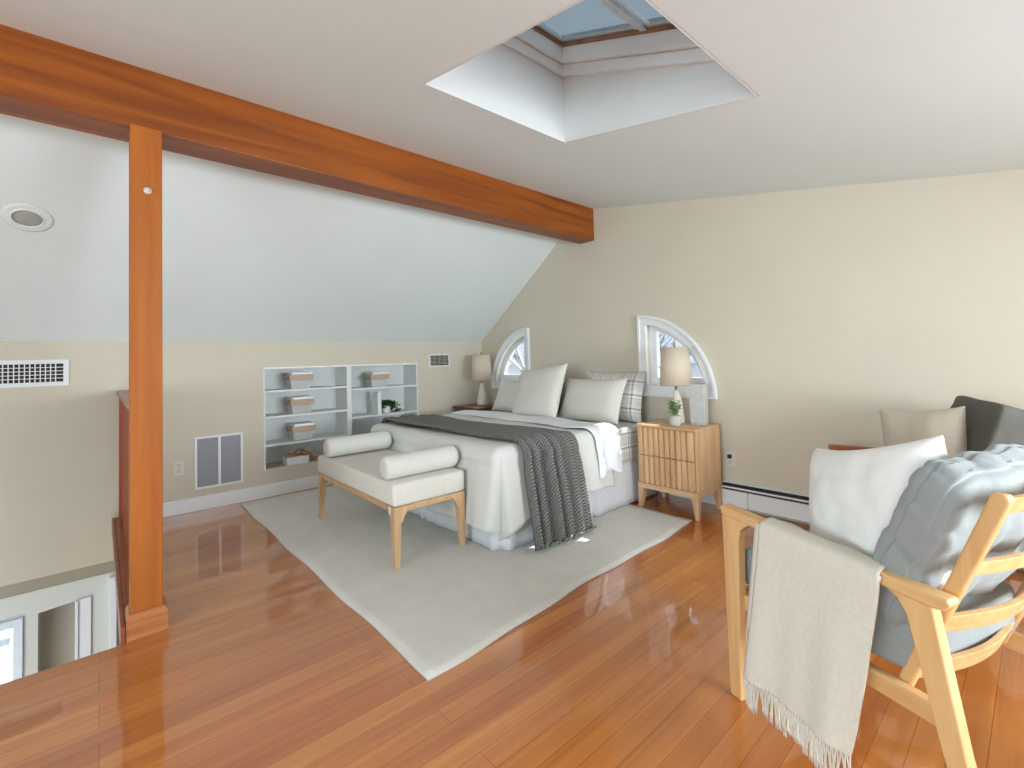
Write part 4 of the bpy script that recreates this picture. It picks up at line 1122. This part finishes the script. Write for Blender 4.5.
# cream fringed throw over the arm
def arm_throw():
    t = thing('fringed_throw', 'cream woven throw with a knotted fringe over the armchair arm', 'throw blanket', P0, math.atan2(d1.y, d1.x))
    na, nb = 40, 90; v = []; uv = []
    s0, s1 = .165, .522
    az = .650; hw = .030
    # profile across the arm (w, z): from hem up, over the arm, then across the seat
    prof = [(-.085, .165), (-.078, .22), (-.062, .35), (-.048, .50), (-.042, .60), (-.038, .640), (-.026, .656), (0, .661), (.024, .660), (.040, .650), (.055, .615), (.075, .590), (.13, .575), (.20, .567), (.26, .565)]
    def pr(q):
        x = q * (len(prof) - 1); i = min(int(x), len(prof) - 2); r = x - i
        p = [prof[max(0, i - 1)], prof[i], prof[i + 1], prof[min(len(prof) - 1, i + 2)]]
        o = []
        for k in (0, 1):
            a, b, c, d = (p[m_][k] for m_ in range(4))
            o.append(.5 * ((2 * b) + (-a + c) * r + (2 * a - 5 * b + 4 * c - d) * r * r + (-a + 3 * b - 3 * c + d) * r ** 3))
        return o
    hem = []
    for j in range(nb + 1):
        q = j / nb; w, z = pr(q)
        for i in range(na + 1):
            u = i / na
            dn = max(0, .62 - z) / .5 if q < .5 else 0
            s_ = s0 + (s1 - s0) * u - (.035 + .030 * u) * dn + .012 * math.sin(q * 6) * (1 if u > .9 else .3)
            wv = dn * (.010 * math.sin(u * 9 + 1) + .006 * math.sin(u * 17 + q * 5))
            zz = z + (.006 * math.sin(u * 12 + q * 9) if q > .62 else 0) - (.012 * dn * u if q < .5 else 0) - .041 * (s0 + (s1 - s0) * u) * max(0, min(1, (z - .45) / .15))
            if q > .62: s_ += .03 * (q - .62) * math.sin(u * 3)
            v.append(Vector((s_, w - wv, zz))); uv.append((s_, q * 1.0))
            if j == 0: hem.append(v[-1])
    f = [(j * (na + 1) + i, j * (na + 1) + i + 1, (j + 1) * (na + 1) + i + 1, (j + 1) * (na + 1) + i) for j in range(nb) for i in range(na)]
    link_mesh('cloth', v, f, M_THROWW, t, smooth=True, uvs=uv, solid=.006, solid_off=0)
    # second layer of the fold visible at the edge behind
    v2 = []; uv2 = []; nb2 = 30
    for j in range(nb2 + 1):
        z = .652 - (.652 - .29) * j / nb2
        for i in range(na + 1):
            u = i / na; s_ = .150 + (.536 - .150) * u * (1 - .10 * (j / nb2)) - .045 * (j / nb2)
            v2.append(Vector((s_, -.0335 - .012 * (j / nb2), z - .041 * s_))); uv2.append((s_, z))
    f2 = [(j * (na + 1) + i, j * (na + 1) + i + 1, (j + 1) * (na + 1) + i + 1, (j + 1) * (na + 1) + i) for j in range(nb2) for i in range(na)]
    link_mesh('under_layer', v2, f2, M_THROWW, t, smooth=True, uvs=uv2, solid=.003, solid_off=0)
    rnd = random.Random(5); g = G()
    for k in range(34):
        u = (k + .5) / 34; i = u * na; a = hem[int(i)].lerp(hem[min(na, int(i) + 1)], i - int(i))
        ln = rnd.uniform(.072, .092); ox_ = rnd.uniform(-.006, .006); oy_ = rnd.uniform(-.006, .004)
        for q in (-1, 1):
            pts = [a + Vector((q * .0045, 0, .004)), a + Vector((q * .003, 0, -.018)), a + Vector((ox_ * .5 , oy_ * .5, -.040)), a + Vector((ox_ + q * .002, oy_, -ln * .8)), a + Vector((ox_ * 1.4 + q * .004, oy_, -ln))]
            g.tube(pts, [.0022, .0022, .0034, .0026, .0020], 6)
        g.lathe([(0, -.005), (.0045, -.002), (.0045, .002), (0, .005)], 8, c=a + Vector((ox_ * .9, oy_ * .9, -.062)), cap=False)
    smooth_all(g.out('fringe', M_THROWW, t))
    g = G()
    for k in range(7):
        a = Vector((.108 + k * .006, -.047, .288)); g.tube([a, a + Vector((rnd.uniform(-.003, .003), 0, -.035)), a + Vector((rnd.uniform(-.005, .005), -.002, -.07))], .0022, 6)
    smooth_all(g.out('under_fringe', M_THROWW, t))
arm_throw()

# ------------------------------------------------------------------ outside
M_GND = mat('winter_ground', (196, 196, 190), .95, noise_amt=.2, nscale=1)
o = G().box((-60, BW + 1, -3.2), (60, 80, -3.0)).out('ground_outside', M_GND); struct(o)
nh = thing('neighbour_house', 'grey shingled house seen through the quarter-round windows', 'house', (-12, 17, -3.0))
M_SHN = mat('grey_shingle', (206, 208, 212), .9, noise_amt=.15, nscale=14, bump=.4, bscale=30, stretch=(1, 1, 6))
G().box((-6, -3, 0), (7, 4, 3.9)).out('wall', M_SHN, nh)
G().prism([(-3.5, 3.9), (4.5, 3.9), (.5, 6.2)], [], (-6.4, 0, 0), (0, 1, 0), (0, 0, 1), (13.8, 0, 0)).out('roof', mat('slate_roof', (170, 174, 184), .9, noise_amt=.2, nscale=20, bump=.4, bscale=40), nh)
for x in (-4, -1, 2, 5):
    wf = G().prism([(x - .55, 1.6), (x + .55, 1.6), (x + .55, 3.2), (x - .55, 3.2)], [[(x - .45, 1.7), (x + .45, 1.7), (x + .45, 3.1), (x - .45, 3.1)]], (0, -3.06, 0), (1, 0, 0), (0, 0, 1), (0, .06, 0)).out('window', M_TRIM, nh)
    G().box((x - .45, -3.02, 1.7), (x + .45, -3.005, 3.1)).out('pane', mat('dark_pane', (70, 78, 88), .1), wf)
def tree(x, y, label, seed):
    t = thing('bare_tree', label, 'tree', (x, y, -3.0)); rnd = random.Random(seed)
    gt = G(); gb = G()
    gt.tube([(0, 0, 0), (.05, 0, 2), (.0, .1, 4)], [.2, .15, .1], 8)
    def br(p, d, ln, r, dep):
        q = p + d * ln; gb.tube([p, (p + q) / 2 + Vector((rnd.uniform(-.1, .1), 0, rnd.uniform(-.1, .1))) * ln, q], [r, r * .8, r * .6], 5)
        if dep:
            for k in range(3):
                dd = (d + Vector((rnd.uniform(-.9, .9), rnd.uniform(-.7, .7), rnd.uniform(-.2, .7)))).normalized(); br(q, dd, ln * .7, r * .55, dep - 1)
    for k in range(7):
        a = rnd.uniform(0, 6.28); br(Vector((0, 0, 2.2 + k * .3)), Vector((math.cos(a), math.sin(a), .7)).normalized(), 1.5, .06, 3)
    mb = mat('tree_bark', (120, 112, 102), .95, noise_amt=.2); gt.out('trunk', mb, t); gb.out('branches', mb, t)
tree(-9.0, 9.5, 'bare winter tree outside the left quarter-round window', 1)
tree(-3.6, 11.5, 'bare winter tree outside the right quarter-round window', 4)
